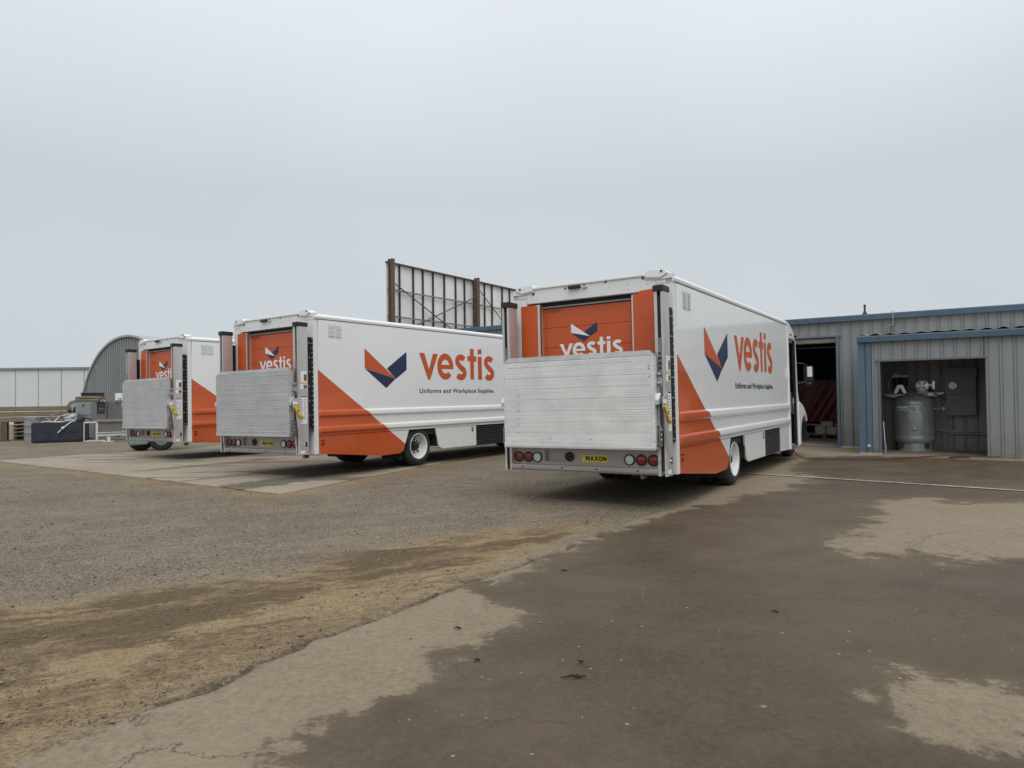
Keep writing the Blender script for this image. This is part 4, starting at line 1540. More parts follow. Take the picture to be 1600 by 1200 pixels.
    for side in (0, 1):
        f = (lambda y: y) if side == 0 else (lambda y: W - y)
        mb = MB()
        mb.prism([(f(.365), 2.930), (f(.33), 2.893), (f(.155), 2.874), (f(.055), 2.925), (f(.10), 2.972), (f(.32), 2.984)], 'x', -.130, .03)
        mb.build('corner_casting', M['white'], hd, bevel=.004)
        mb = MB()
        mb.prism([(f(.385), 2.915), (f(.34), 2.872), (f(.15), 2.852), (f(.004), 2.86), (f(.004), 2.905), (f(.10), 2.945)], 'x', -.112, -.02)
        mb.build('corner_backing', M['grey_white'], hd, bevel=.003)
    mb = MB()
    mb.box(-.118, .03, .37, W - .37, 2.918, 2.948)
    mb.build('header_cap', M['white'], hd, bevel=.006)
    for y, z, r in ((.135, 2.955, .014), (.385, 2.905, .022), (.905, 2.905, .013), (1.215, 2.900, .014), (1.50, 2.885, .014), (2.005, 2.86, .020), (W - .135, 2.935, .014)):
        mb = MB()
        x0 = -.14 if (y < .2 or y > 2.2) else -.108
        mb.lathe([(r, x0), (r, x0 + .03)], (0, y, z), 'x', 14)
        mb.build('clearance_lamp', M['black'], hd)
    mb = MB()
    mb.box(-.145, -.100, 1.265, 1.445, 2.865, 2.905)
    mb.build('header_light', M['black'], hd, bevel=.008)
    mb = MB()
    mb.box(-.13, -.10, 1.17, 1.245, 2.862, 2.888)
    mb.build('rear_camera', M['alum_rail'], hd, bevel=.006)
    mb = MB()
    rr = random.Random(3)
    for (y, z) in [(.33, 2.86), (.33, 2.82), (.42, 2.85), (.42, 2.79), (.60, 2.83), (.60, 2.78), (.60, 2.86), (.86, 2.83), (1.06, 2.82), (1.65, 2.81), (1.80, 2.79), (1.95, 2.80), (1.95, 2.77), (2.02, 2.78), (2.02, 2.81), (2.10, 2.76), (1.3, 2.74), (.95, 2.75), (1.7, 2.735)]:
        mb.lathe([(.007, -.104), (.007, -.098)], (0, y, z), 'x', 6)
    rv = mb.build('rivets', M['steel'], hd)
    rv['kind'] = 'stuff'
    # orange rear panels beside the door
    for poly in ([(.245, .75), (.245, 2.752), (.435, 2.742), (.455, 2.712), (.53, 2.712), (.53, .75)], [(W - .13, .75), (W - .13, 2.698), (W - .355, 2.702), (W - .385, 2.688), (W - .435, 2.688), (W - .435, .75)]):
        mb = MB()
        mb.prism(poly, 'x', -.106, -.06)
        mb.build('rear_panel', M['orange'], T, bevel=.002)
    mb = MB()
    mb.box(-.09, -.03, .11, .50, .75, 2.70).box(-.09, -.03, W - .40, W - .11, .75, 2.70).box(-.09, -.02, .3, W - .3, .62, .76)
    mb.build('rear_frame', M['grey_white'], T, smooth=False)
    for a, b in ((.53, .548), (W - .435, W - .40)):
        mb = MB()
        mb.box(-.110, .02, min(a, b), max(a, b), .75, 2.70)
        mb.build('door_jamb', M['alum_rail'], T, bevel=.002)
    mb = MB()
    mb.box(-.02, .16, .5, W - .40, 2.64, 2.72)
    mb.build('door_gap', M['chassis'], T, smooth=False)
    mb = MB()
    mb.box(.02, .035, .5, W - .4, .70, 2.72)
    dr = mb.build('roll_up_door', M['chassis'], T, smooth=False)
    zs = [.76, 1.01, 1.28, 1.55, 1.825, 2.10, 2.375, 2.655]
    for z0, z1 in zip(zs[:-1], zs[1:]):
        mb = MB()
        mb.box(-.012, .02, .55, W - .437, z0 + .0015, z1 - .0015)
        mb.build('door_section', M['orange'], dr, bevel=.003)
    mb = MB()
    mb.box(-.022, .02, .55, W - .437, 2.652, 2.676)
    mb.build('door_top_seal', M['fibre_pale'], dr, bevel=.003)
    mb = MB()
    for y in (.99, 1.47):
        for z in zs[1:-1]:
            for dz in (-.05, -.025, .025, .05):
                mb.lathe([(.006, -.017), (.006, -.011)], (0, y, z + dz), 'x', 6)
    for y in (.40, .43):
        for z in (2.6, 2.4, 2.38, 2.25, 2.15, 2.13):
            mb.lathe([(.006, -.111), (.006, -.104)], (0, y, z), 'x', 6)
    rv = mb.build('rivets', M['orange'], dr)
    rv['kind'] = 'stuff'
    for y in (.60, W - .49):
        mb = MB()
        mb.box(-.0135, -.0115, y - .002, y + .002, .78, 2.65)
        mb.build('hinge_line', M['brown_print'], dr)
    link('leaf_emblem', flat_mesh('leaf_emblem', [LEAF_A], rear_leaf(-.0155), M['white_print']), dr)
    link('leaf_emblem', flat_mesh('leaf_emblem', [LEAF_B, LEAF_C], rear_leaf(-.0155), M['navy_print']), dr)
    link('lettering', flat_mesh('lettering', word_loops(), rear_map(-.0155), M['white_print']), dr)
    # platform: frame, planks, tapered ramp edge
    PX = -.56
    mb = MB()
    mb.box(PX - .004, -.465, .100, .150, .79, 1.885).box(PX - .004, -.465, 2.195, 2.235, .79, 1.885)
    mb.box(PX - .012, -.47, .100, 2.235, .775, .83)
    pf = mb.build('lift_platform', M['deck_bright'], T, bevel=.004)
    zz = [.832, .955, 1.10, 1.245, 1.39, 1.53, 1.67, 1.815, 1.885]
    for z0, z1 in zip(zz[:-1], zz[1:]):
        h = z1 - z0
        pr = [(PX + .003, z0 + .0006), (PX, z0 + .004)]
        nr = max(2, int(h / .028))
        for k in range(nr):                   # fine extruded grooves
            a = z0 + .006 + (h - .012) * k / nr
            b = z0 + .006 + (h - .012) * (k + 1) / nr
            pr += [(PX, a + .004), (PX, b - .005), (PX + .0012, b - .0025)]
        pr += [(PX, z1 - .004), (PX + .003, z1 - .0006), (-.475, z1 - .0006), (-.475, z0 + .0006)]
        mb = MB()
        mb.prism(pr, 'x', 0, 1)
        # prism along y instead: remap (x<-poly0, z<-poly1, y<-axis)
        mb.v = [(p[1], .150 + p[0] * 2.045, p[2]) for p in mb.v]
        mb.build('plank', M['deck_bright'], pf, smooth=False)
    mb = MB()
    mb.box(-.474, -.462, .105, 2.230, .80, 1.880)
    mb.build('platform_back', M['steel_dark'], pf, smooth=False)
    mb = MB()
    vs = [(PX, .100, 1.887), (PX, 2.235, 1.887), (PX + .06, 2.19, 1.955), (PX + .06, .175, 1.955), (PX + .085, .100, 1.887), (PX + .085, 2.235, 1.887), (PX + .085, 2.19, 1.955), (PX + .085, .175, 1.955)]
    mb.add(vs, [(0, 1, 2, 3), (4, 7, 6, 5), (0, 3, 7, 4), (1, 5, 6, 2), (3, 2, 6, 7), (0, 4, 5, 1)])
    mb.build('ramp_lip', M['steel_lip'], pf, bevel=.003)
    mb = MB()
    mb.box(PX - .018, PX + .02, .100, 2.235, .762, .790)
    mb.build('platform_edge', M['alum_rail'], pf, bevel=.003)
    mb = MB()
    for (y, z) in [(.165, 1.765), (.165, 1.735), (2.215, 1.70), (2.215, 1.67), (.165, 1.64), (1.53, .88), (1.53, .82), (.95, .88), (.95, .82)]:
        mb.lathe([(.006, PX - .006), (.006, PX + .003)], (0, y, z), 'x', 6)
    mb.build('platform_rivets', M['black'], pf)['kind'] = 'stuff'
    # bumper panel with lamps
    BX = -.35
    mb = MB()
    mb.box(BX, BX + .012, .14, 1.43, .53, .765).box(BX, BX + .012, 1.73, 2.22, .53, .765)
    mb.box(BX, BX + .012, 1.43, 1.73, .53, .572).box(BX, BX + .012, 1.43, 1.73, .718, .765).box(BX + .05, BX + .06, 1.40, 1.76, .55, .74)
    mb.box(BX, BX + .06, 1.725, 1.735, .572, .718).box(BX, BX + .06, 1.425, 1.435, .572, .718)
    bp = mb.build('bumper_panel', M['bumper'], T, smooth=False)
    mb = MB()
    mb.prism([(BX + .01, .53), (BX - .055, .522), (BX - .062, .512), (BX - .062, .475), (BX - .045, .448), (BX + .10, .443), (BX + .10, .53)], 'x', 0, 1)
    mb.v = [(p[1], .14 + p[0] * 2.08, p[2]) for p in mb.v]
    mb.build('step_beam', M['bumper'], bp, bevel=.003)
    mb = MB()
    for y in (2.05, 1.45, .95, .40):
        mb.lathe([(.012, BX - .066), (.012, BX - .05)], (0, y, .497), 'x', 10)
    mb.build('step_bolt', M['black'], bp)
    for a0, a1 in ((.10, .14), (2.225, 2.26), (2.30, 2.33)):
        mb = MB()
        mb.box(BX - .055, BX + .02, a0, a1, .44, .78)
        mb.build('bumper_upright', M['steel'], bp, bevel=.003)
    mb = MB()
    mb.box(BX - .02, BX + .05, 2.26, 2.30, .45, .77)
    mb.build('upright_gap', M['black'], bp)
    for y, mt_ in ((2.137, 'lens_red'), (1.99, 'lens_red'), (1.85, 'lens_white'), (.526, 'lens_white'), (.37, 'lens_red'), (.216, 'lens_red')):
        mb = MB()
        mb.lathe([(.071, BX), (.071, BX - .018), (.058, BX - .020), (.058, BX - .006)], (0, y, .622), 'x', 28)
        ring = mb.build('lamp_ring', M['black'], bp)
        mb = MB()
        mb.lathe([(.058, BX - .006), (.056, BX - .014), (.040, BX - .021), (.018, BX - .024), (.002, BX - .0245)], (0, y, .622), 'x', 28)
        for k in range(7):
            a = k * math.pi / 3
            rr_ = 0 if k == 6 else .030
            mb.lathe([(.008, BX - .019), (.006, BX - .027)], (0, y + rr_ * math.cos(a), .622 + rr_ * math.sin(a)), 'x', 8)
        mb.build('tail_lamp' if mt_ == 'lens_red' else 'reversing_lamp', M[mt_], bp)
    mb = MB()
    mb.lathe([(.062, BX), (.062, BX - .02), (.050, BX - .026), (.046, BX - .012), (.018, BX - .012), (.016, BX - .03)], (0, 1.36, .640), 'x', 24)
    mb.build('trailer_socket', M['black'], bp)
    mb = MB()
    mb.box(BX - .006, BX - .001, .82, 1.185, .578, .668)
    mb.build('sign_plate', M['yellow'], bp, bevel=.002)
    MX = {'M': [[(0, 0), (0, 1), (.34, 1), (.5, .55), (.66, 1), (1, 1), (1, 0), (.74, 0), (.74, .62), (.58, .15), (.42, .15), (.26, .62), (.26, 0)]],
          'A': [[(0, 0), (.34, 1), (.66, 1), (1, 0), (.72, 0), (.66, .2), (.34, .2), (.28, 0)], [(.41, .40), (.59, .40), (.50, .72)]],
          'X': [[(0, 0), (.34, .5), (.02, 1), (.33, 1), (.5, .70), (.67, 1), (.98, 1), (.66, .5), (1, 0), (.69, 0), (.5, .32), (.31, 0)]],
          'O': [arc(.5, .5, .5, .5, 0, 345, 23), arc(.5, .5, .23, .26, 0, 345, 23)],
          'N': [[(0, 0), (0, 1), (.28, 1), (.72, .45), (.72, 1), (1, 1), (1, 0), (.72, 0), (.28, .55), (.28, 0)]]}
    u = 1.130
    for ch, wd in (('M', .060), ('A', .055), ('X', .053), ('O', .058), ('N', .052)):
        loops = MX[ch]
        me = flat_mesh('lettering', loops, (lambda uu, vv, u=u, wd=wd: (BX - .0085, u - uu * wd, .594 + vv * .060)), M['black_print'])
        link('lettering', me, bp)
        u -= wd + .004
    mb = MB()
    mb.lathe([(.03, 0), (.03, .10)], (.1, .55, .36), 'x', 12)
    mb.build('exhaust_tip', M['steel_dark'], T)
    for y in (.06, W - .62):
        mb = MB()
        mb.box(2.15, 2.165, y, y + .56, .16, .60)
        mb.build('mud_flap', M['rubber'], T)
    # ---------------- cab
    mb = MB()
    mb.box(6.84, 6.90, .05, W - .05, .74, 2.80)
    mb.build('bulkhead', M['interior'], T, smooth=False)
    cap = [(6.80, 2.812), (6.80, 2.905), (6.95, 2.90), (7.20, 2.84), (7.45, 2.74), (7.62, 2.62), (7.66, 2.56), (7.62, 2.55), (6.93, 2.55), (6.93, 2.812)]
    mb = MB()
    mb.prism(cap, 'y', -.006, W + .006)
    mb.build('cab_roof', M['white'], T, bevel=.02)
    mb = MB()
    for y in (-.02,):
        mb.lathe([(.022, -.03), (.022, .02)], (7.15, 0, 2.64), 'y', 12)
        mb.lathe([(.026, -.06), (.030, .0)], (7.55, 0, 2.63), 'y', 12)
    mb.build('side_camera', M['black'], T)
    mb = MB()
    mb.box(6.90, 7.96, .20, W - .20, .60, .68).box(6.92, 7.66, .01, .22, .24, .30).box(6.92, 7.66, .20, .24, .30, .62).box(6.92, 7.66, W - .22, W - .01, .24, .30).box(6.92, 7.66, W - .24, W - .20, .30, .62)
    mb.build('cab_floor', M['interior'], T, smooth=False)
    for side in (0, 1):
        f = (lambda a, b: sorted((a, b))) if side == 0 else (lambda a, b: sorted((W - a, W - b)))
        a0, a1 = f(-.006, .06)
        mb = MB()
        mb.prism([(7.64, .25), (7.64, 2.56), (7.70, 2.56), (7.80, 1.45), (7.92, 1.25), (7.86, .9), (7.82, .25)], 'y', a0, a1)
        mb.build('front_pillar', M['white'], T, bevel=.012)
        a0, a1 = f(.0, .012)
        mb = MB()
        mb.box(7.60, 7.645, *f(-.002, .05), .27, 2.54).box(6.925, 6.95, *f(.0, .05), .27, 2.54)
        mb.build('door_seal', M['black'], T, smooth=False)
        # fender with wheel arch
        pts = [(7.80, .27), (7.80, 1.20), (7.95, 1.225), (8.18, 1.18), (8.42, 1.09), (8.62, .97), (8.76, .84), (8.80, .77)]
        pts += [(8.42 + .44 * math.cos(R(a)), .42 + .48 * math.sin(R(a))) for a in range(42, 181, 12)] + [(7.98, .27)]
        a0, a1 = f(-.02, .045)
        mb = MB()
        mb.prism(pts, 'y', a0, a1)
        mb.build('fender', M['white'], T, bevel=.018)
        mb = MB()
        mb.prism([(7.96, .95), (7.96, 1.19), (8.18, 1.165), (8.42, 1.075), (8.62, .955), (8.78, .95)], 'y', *f(.047, .17))
        mb.build('fender_top', M['white'], T, bevel=.01)
        mb = MB()
        mb.box(7.98, 9.02, *f(.05, .64), .90, .945).box(7.96, 7.98, *f(.05, .64), .30, .90).box(7.98, 9.02, *f(.62, .64), .25, .90).box(8.84, 8.855, *f(.02, .63), .30, .90)
        mb.build('front_wheel_well', M['chassis'], T, smooth=False)
        mb = MB()
        mb.lathe([(.08, -.01), (.075, .03)], (9.065, .40 if side == 0 else W - .40, .84), 'x', 20)
        mb.build('headlamp', M['lens_white'], T)
        # mirror on its arm
        sg = -1 if side == 0 else 1
        b0 = 0 if side == 0 else W
        mb = MB()
        mb.tube([(7.78, b0, 2.06), (7.95, b0 + sg * .12, 2.05), (8.02, b0 + sg * .2, 1.98)], .012, 8).tube([(7.82, b0, 1.62), (7.96, b0 + sg * .12, 1.64), (8.02, b0 + sg * .2, 1.70)], .012, 8)
        mi_ = mb.build('mirror_arm', M['black'], T)
        mb = MB()
        mb.box(7.985, 8.06, min(b0 + sg * .10, b0 + sg * .30), max(b0 + sg * .10, b0 + sg * .30), 1.66, 2.00)
        mb.build('mirror_housing', M['black'], mi_, bevel=.02)
        mb = MB()
        mb.box(7.980, 7.984, min(b0 + sg * .12, b0 + sg * .28), max(b0 + sg * .12, b0 + sg * .28), 1.76, 1.98)
        mb.build('mirror_glass', M['mirror'], mi_)
        mb = MB()
        mb.ball((8.01, b0 + sg * .2, 1.60), (.05, .07, .05), 10)
        mb.build('convex_mirror', M['black'], mi_)
    mb = MB()                        # windscreen frame, screen, cowl, hood
    mb.prism([(7.66, 2.50), (7.72, 2.50), (7.86, 1.42), (7.80, 1.42)], 'y', .06, W - .06)
    mb.build('windscreen', M['glass'], T)
    mb = MB()
    mb.prism([(7.78, 1.45), (7.90, 1.40), (8.60, 1.24), (8.95, 1.04), (9.06, .86), (9.06, .80), (9.0, .80), (9.0, .97), (7.98, .98), (7.82, .98)], 'y', .165, W - .165)
    mb.build('hood', M['white'], T, bevel=.04)
    mb = MB()
    mb.box(9.065, 9.09, .55, W - .55, .58, .88)
    gr = mb.build('front_grille', M['black'], T, bevel=.004)
    for k in range(6):
        mb = MB()
        mb.box(9.09, 9.10, .57, W - .57, .60 + k * .046, .622 + k * .046)
        mb.build('slat', M['alum_rail'], gr)
    mb = MB()
    mb.box(9.03, 9.16, .02, W - .02, .34, .50)
    mb.build('front_bumper', M['black'], T, bevel=.02)
    # driver area seen through the open door
    mb = MB()
    mb.box(7.05, 7.50, .42, .90, 1.06, 1.20).prism([(7.02, 1.18), (7.14, 1.18), (7.06, 1.85), (6.96, 1.85)], 'y', .42, .90).box(7.18, 7.36, .55, .78, .68, 1.06)
    mb.build('seat', M['seat'], T, bevel=.04)
    mb = MB()
    mb.prism([(7.55, 1.0), (7.80, 1.0), (7.84, 1.44), (7.66, 1.44)], 'y', .10, W - .10)
    mb.build('dashboard', M['interior'], T, bevel=.03)
    mb = MB()
    pts = [(7.50 + .08 * math.sin(a) * 0 + .06 * math.cos(a), .66 + .20 * math.sin(a), 1.50 + .19 * math.cos(a)) for a in [i * math.pi / 10 for i in range(21)]]
    mb.tube(pts, .016, 8).tube([(7.50, .66, 1.50), (7.66, .66, 1.30)], .02, 8)
    mb.build('steering_wheel', M['black'], T)
    mb = MB()
    mb.tube([(6.99, .06, .80), (6.97, .04, 1.2), (6.97, .04, 1.75)], .014, 8)
    mb.build('grab_handle', M['yellow_lever'], T)
    return T


M['fibre_pale'] = simple('pale_seal', (0.50, 0.43, 0.38), 0.6, var=0.1)
truck = make_truck()
# the fleet number belongs to the nearest truck only
TR = [(2.0821, 8.5302, .5718), (-3.3944, 12.1171, .6021), (-7.5330, 16.2085, .6287)]
labels = ['nearest white and orange delivery truck with bright aluminium tail lift, parked by the workshop',
          'middle white and orange delivery truck with dull grey tail lift, on the concrete slab',
          'farthest white and orange delivery truck, leftmost in the row near the arched hangar']
trucks = []
for i, (x, y, yaw) in enumerate(TR):
    t = truck if i == 0 else copy_tree(truck)
    t.location = (x, y, [0, .014, .014][i])
    t.rotation_euler = (LEAN, -TILT, math.pi / 2 - yaw)
    t.scale = (.985, 1, 1)
    tag(t, labels[i], 'truck', 'delivery trucks parked in a row')
    trucks.append(t)


def walk(o):
    for c in o.children:
        yield c
        yield from walk(c)


dull = {}
for t in trucks[1:]:
    for c in walk(t):
        if c.type == 'MESH' and c.data.materials and c.data.materials[0] == M['deck_bright']:
            if c.data.name not in dull:
                me = c.data.copy()
                me.materials[0] = M['deck_dull']
                dull[c.data.name] = me
            c.data = dull[c.data.name]
door0 = [c for c in trucks[0].children if c.name.startswith('roll_up_door')][0]
for t in trucks:
    d_ = [c for c in t.children if c.name.startswith('roll_up_door')][0]
    link('fleet_number', text_mesh('fleet_number', '000081', (0, 0, 1, 1), lambda u, v: (-.0155, 1.855 - u * .235, 2.585 + v * .048), M['brown_print'], bold=0.0), d_)
# pencil marks on the nearest deck
pf0 = [c for c in trucks[0].children if c.name.startswith('lift_platform')][0]
mb = MB()
rr = random.Random(8)
for k in range(7):
    z = .95 + k * .095
    y = 2.02
    a = rr.uniform(-.01, .01)
    mb.box(-.5625, -.5612, y - .02, y + .02, z, z + .006)
    if k % 2: mb.box(-.5625, -.5612, y - .02 + a, y - .013 + a, z, z + .04)
mb.build('chalk_mark', M['grey_print'], pf0)

# hose from the cab step of the nearest truck
mb = MB()
hp = [(6.05, 15.05, .30), (6.15, 14.95, .12), (6.25, 14.80, .035), (6.5, 14.62, .03), (6.9, 14.5, .03), (7.4, 14.43, .03), (7.9, 14.42, .03), (8.4, 14.62, .03), (8.9, 14.85, .03), (9.5, 15.0, .03), (9.8, 14.8, .03), (9.5, 14.5, .03), (9.2, 14.55, .03), (9.6, 14.75, .03), (10.4, 14.6, .03)]
pts = []
for i in range(len(hp) - 1):
    p0, p1, p2, p3 = [Vector(hp[max(0, min(len(hp) - 1, i + k))]) for k in (-1, 0, 1, 2)]
    for s in range(8):
        t = s / 8
        pts.append(.5 * ((2 * p1) + (-p0 + p2) * t + (2 * p0 - 5 * p1 + 4 * p2 - p3) * t * t + (-p0 + 3 * p1 - 3 * p2 + p3) * t ** 3))
mb.tube(pts, .011, 8)
o = mb.build('air_hose', simple('dull_red_hose', (0.045, 0.022, 0.02), 0.6, var=0.2))
tag(o, 'thin dark red air hose lying from the nearest truck towards the compressor shed', 'hose')

# ------------------------------------------------------------------ billboard (back side)
bo = Vector((-5.388, 29.993, 0))
bbd = empty('billboard', bo, math.pi / 2 - 0.6)      # local x along the board, local -y towards the camera side
tag(bbd, 'tall billboard seen from behind with rusty posts and white boards above the trucks', 'billboard')
M['stud'] = simple('dark_steel_stud', (0.05, 0.042, 0.038), 0.8, var=0.3, vscale=6)
M['board'] = simple('weathered_white_sheet', (0.80, 0.805, 0.79), 0.7, var=0.08, vscale=2, stretch=(1, 1, 0.3), dirt=((0.42, 0.40, 0.38), 3.0, 0.56, 0.5))
stud_s = [.83, 1.73, 2.39, 3.11, 3.94, 4.81, 5.52, 6.3, 7.21, 7.87, 8.82, 9.53, 10.4, 11.2, 12.0, 12.7]
edges = [.05] + stud_s
rnd = random.Random(6)
for a, b in zip(edges[:-1], edges[1:]):
    for z0, z1 in ((2.6, 5.05), (5.07, 7.40)):
        mb = MB()
        j = rnd.uniform(0, .012)
        mb.box(a + .004, b - .004, .13 + j, .15 + j, z0, z1)
        mb.box((a + b) / 2 + rnd.uniform(-.1, .1), (a + b) / 2 + .11, .126 + j, .131 + j, z0 + .05, z1 - .05)
        mb.build('board', M['board'], bbd, smooth=False)
for s in stud_s:
    mb = MB()
    mb.box(s - .03, s + .03, .05, .125, 2.6, 7.41)
    mb.build('stud', M['stud'], bbd, smooth=False)
for z in (7.42, 6.22, 5.05, 3.85, 2.62):
    mb = MB()
    mb.box(.0, 12.8, .0, .048 if z < 7.4 else .16, z - .03, z + .03)
    mb.build('rail', M['rust'] if z > 7 else simple('pale_rusty_rail', (0.24, 0.20, 0.17), 0.8, var=0.3, vscale=5), bbd, smooth=False)
for s in (0.05, 6.2, 12.5):
    mb = MB()
    mb.box(s - .10, s + .10, -.095, -.07, 0, 7.53).box(s - .10, s + .10, -.29, -.265, 0, 7.53).box(s - .012, s + .012, -.265, -.095, 0, 7.53)
    mb.build('post', M['rust'], bbd, smooth=False)
for p, q in (((.26, 6.57), (6.0, 4.05)), ((.4, 4.2), (6.22, 6.55)), ((6.47, 7.07), (12.3, 3.0)), ((6.5, 3.0), (12.3, 7.0))):
    mb = MB()
    mb.tube([(p[0], -.03, p[1]), (q[0], -.04, q[1])], .026, 6)
    mb.build('brace', M['rust'], bbd)

# ------------------------------------------------------------------ arched hangar
hq = Vector((-20.05, 35.9, 0))
hg = empty('arched_hangar', hq, -0.45)
tag(hg, 'grey corrugated arched hangar behind the farthest truck', 'hangar')
HW, HH = 3.85, 4.80
M['corr'] = simple('grey_corrugated_sheet', (0.27, 0.285, 0.29), 0.55, var=0.08, vscale=1.2, stretch=(1, 1, 0.2), metal=0.15)
mb = MB()
vs, fs = [], []
NS = 260
prev = None
for i in range(NS + 1):
    s = -HW + 2 * HW * i / NS
    t = min(1, abs(s) / HW)
    h = HH * (1 - t ** 2.05) ** (1 / 2.05) if t < 1 else 0.0
    d = .045 * (1 if (i % 6) in (0, 1, 2) else -1)
    vs += [(s, d, 0), (s, d, h)]
for i in range(NS):
    fs.append((2 * i, 2 * i + 2, 2 * i + 3, 2 * i + 1))
mb.add(vs, fs)
mb.build('end_wall', M['corr'], hg, smooth=False)
mb = MB()
vs, fs = [], []
NA = 48
ring = []
for i in range(NA + 1):
    a = math.pi * i / NA
    cx_, cz_ = math.cos(a), math.sin(a)
    e = 2 / 2.05
    ring.append((math.copysign(abs(cx_) ** e, cx_), abs(cz_) ** e))
for sc, y0 in ((1.0, -.12), (1.022, -.12), (1.022, 3.2), (1.0, 3.2)):
    for u, v in ring:
        vs.append((u * HW * sc, y0, v * HH * sc))
for r in range(4):
    for i in range(NA):
        r2 = (r + 1) % 4
        fs.append((r * (NA + 1) + i, r * (NA + 1) + i + 1, r2 * (NA + 1) + i + 1, r2 * (NA + 1) + i))
mb.add(vs, fs)
mb.build('roof_shell', simple('pale_roof_sheet', (0.40, 0.42, 0.43), 0.5, var=0.06, metal=0.2), hg)
mb = MB()
mb.prism([(-HW * .99, 0), (-HW * .99, .3), (HW * .99, .3), (HW * .99, 0)], 'y', 3.0, 3.1)
mb.build('back_sill', M['corr'], hg)

# far white building at the left edge
wb = empty('white_building', (-46, 45, 0), 0)
tag(wb, 'long white flat-roofed building far off at the left edge', 'building')
mb = MB()
mb.box(0, 19.5, 0, 9, 0, 3.60)
mb.build('wall', simple('white_rendered_wall', (0.62, 0.64, 0.655), 0.7, var=0.03, vscale=0.6), wb, smooth=False)
mb = MB()
mb.box(-.1, 19.6, -.12, 9.1, 3.602, 3.72)
mb.build('roof_edge', M['corr'], wb)
for k in range(1, 13):
    mb = MB()
    mb.box(k * 1.5 - .02, k * 1.5 + .02, -.012, -.001, 0, 3.6)
    mb.build('panel_joint', M['corr'], wb)
mb = MB()
mb.box(2, 3.0, -.05, -.013, 0, 2.1)
dd = mb.build('door', simple('grey_steel_door', (0.3, 0.32, 0.34), 0.5), wb)
mb = MB()
mb.box(2.82, 2.9, -.09, -.05, 1.0, 1.05)
mb.build('handle', M['black'], dd)

# ------------------------------------------------------------------ the scrap heap at the left
M['navy_steel'] = simple('dark_navy_steel', (0.022, 0.026, 0.038), 0.55, var=0.2, vscale=4)
M['locker'] = simple('grey_locker_paint', (0.24, 0.255, 0.265), 0.45, var=0.06, vscale=3, dirt=((0.15, 0.14, 0.13), 3.5, 0.56, 0.5))
M['hopper'] = simple('dusty_steel_plate', (0.26, 0.235, 0.205), 0.75, var=0.22, vscale=3, dirt=((0.12, 0.10, 0.085), 2.2, 0.5, 0.6))
M['white_steel'] = simple('white_painted_steel', (0.62, 0.61, 0.58), 0.5, var=0.06, vscale=5)
M['teal'] = simple('teal_machine_paint', (0.20, 0.32, 0.33), 0.5, var=0.12, vscale=6, dirt=((0.12, 0.13, 0.12), 5.0, 0.55, 0.6))
M['green'] = simple('green_machine_paint', (0.035, 0.075, 0.06), 0.6, var=0.3, vscale=9)
VA = -0.60                      # direction of view to the heap: local x = right in view


def scrap(name, x, y, label, cat, rz=.52):
    o = empty(name, (x, y, 0), rz)
    return tag(o, label, cat)


def add(o, name, mat, bevel=.006, **k):
    mb = MB()
    return mb, lambda: mb.build(name, mat, o, bevel=bevel)


o = scrap('navy_cabinet', -15.22, 24.72, 'low dark navy steel cabinet at the left end of the scrap heap', 'cabinet')
mb = MB(); mb.box(-1.7, 0, 0, .7, .03, .70); nc = mb.build('body', M['navy_steel'], o, bevel=.012)
for x0, x1 in ((-1.65, -.87), (-.83, -.05)):
    mb = MB(); mb.box(x0, x1, -.015, -.001, .08, .65); d_ = mb.build('drawer_front', M['navy_steel'], nc, bevel=.004)
    mb = MB(); mb.box((x0 + x1) / 2 - .1, (x0 + x1) / 2 + .1, -.03, -.016, .36, .38); mb.build('pull', M['black'], nc)
mb = MB(); mb.box(-1.65, -.05, .02, .68, 0, .03); mb.build('plinth', M['black'], o)
o = scrap('green_winch', -15.22, 24.72, 'small green winch with long crank rod lying on the navy cabinet', 'winch')
o.location.z = .70
mb = MB(); mb.box(-.40, -.12, .2, .45, .0, .16); mb.lathe([(.08, .15), (.10, .16), (.10, .50), (.08, .51)], (-.26, 0, .13), 'y', 14); mb.build('body', M['green'], o, bevel=.02)
mb = MB(); mb.tube([(-.36, .2, .13), (-.55, .0, .0), (-.80, -.06, -.22), (-.92, -.10, -.36)], .018, 8); mb.build('crank_rod', M['alum_rail'], o)
mb = MB(); mb.ball((-.78, -.07, -.2), .06, 8); mb.build('knob', M['alum_rail'], o)
mb = MB(); mb.tube([(-.2, .2, .18), (.10, .15, .08)], .03, 8); mb.build('grip', M['black'], o)
rnd = random.Random(31)
finish = (('galvanised', 'pipe'), ('white', 'white_steel'), ('dark', 'steel_dark'))
for i in range(9):
    mb = MB()
    x0 = -1.55 + i * .13
    pts = [(x0, rnd.uniform(.1, .5), .02)]
    for k in range(3):
        pts.append((pts[-1][0] + rnd.uniform(-.15, .3), pts[-1][1] + rnd.uniform(-.1, .1), max(.02, pts[-1][2] + rnd.uniform(-.06, .16))))
    mb.tube(pts, rnd.uniform(.012, .032), 6)
    nm, mk = finish[i % 3]
    t_ = scrap('bent_pipe', -15.22, 24.72, 'bent %s scrap pipe in the pile on the navy cabinet' % nm, 'scrap pipe')
    t_['group'] = 'bent %s scrap pipes on the navy cabinet' % nm
    t_.location.z = .70
    mb.build('pipe', M[mk], t_)
o = scrap('timber_stack', -17.35, 26.3, 'stack of weathered timber beams behind the navy cabinet', 'timber stack')
for k in range(3):
    for j in range(2):
        mb = MB()
        j0 = rnd.uniform(-.08, .08)
        mb.box(-2.2 + j0, .40 + j0, j * .32, j * .32 + .28, .70 + k * .20, .70 + k * .20 + .17)
        mb.build('beam', M['wood'], o, bevel=.015)
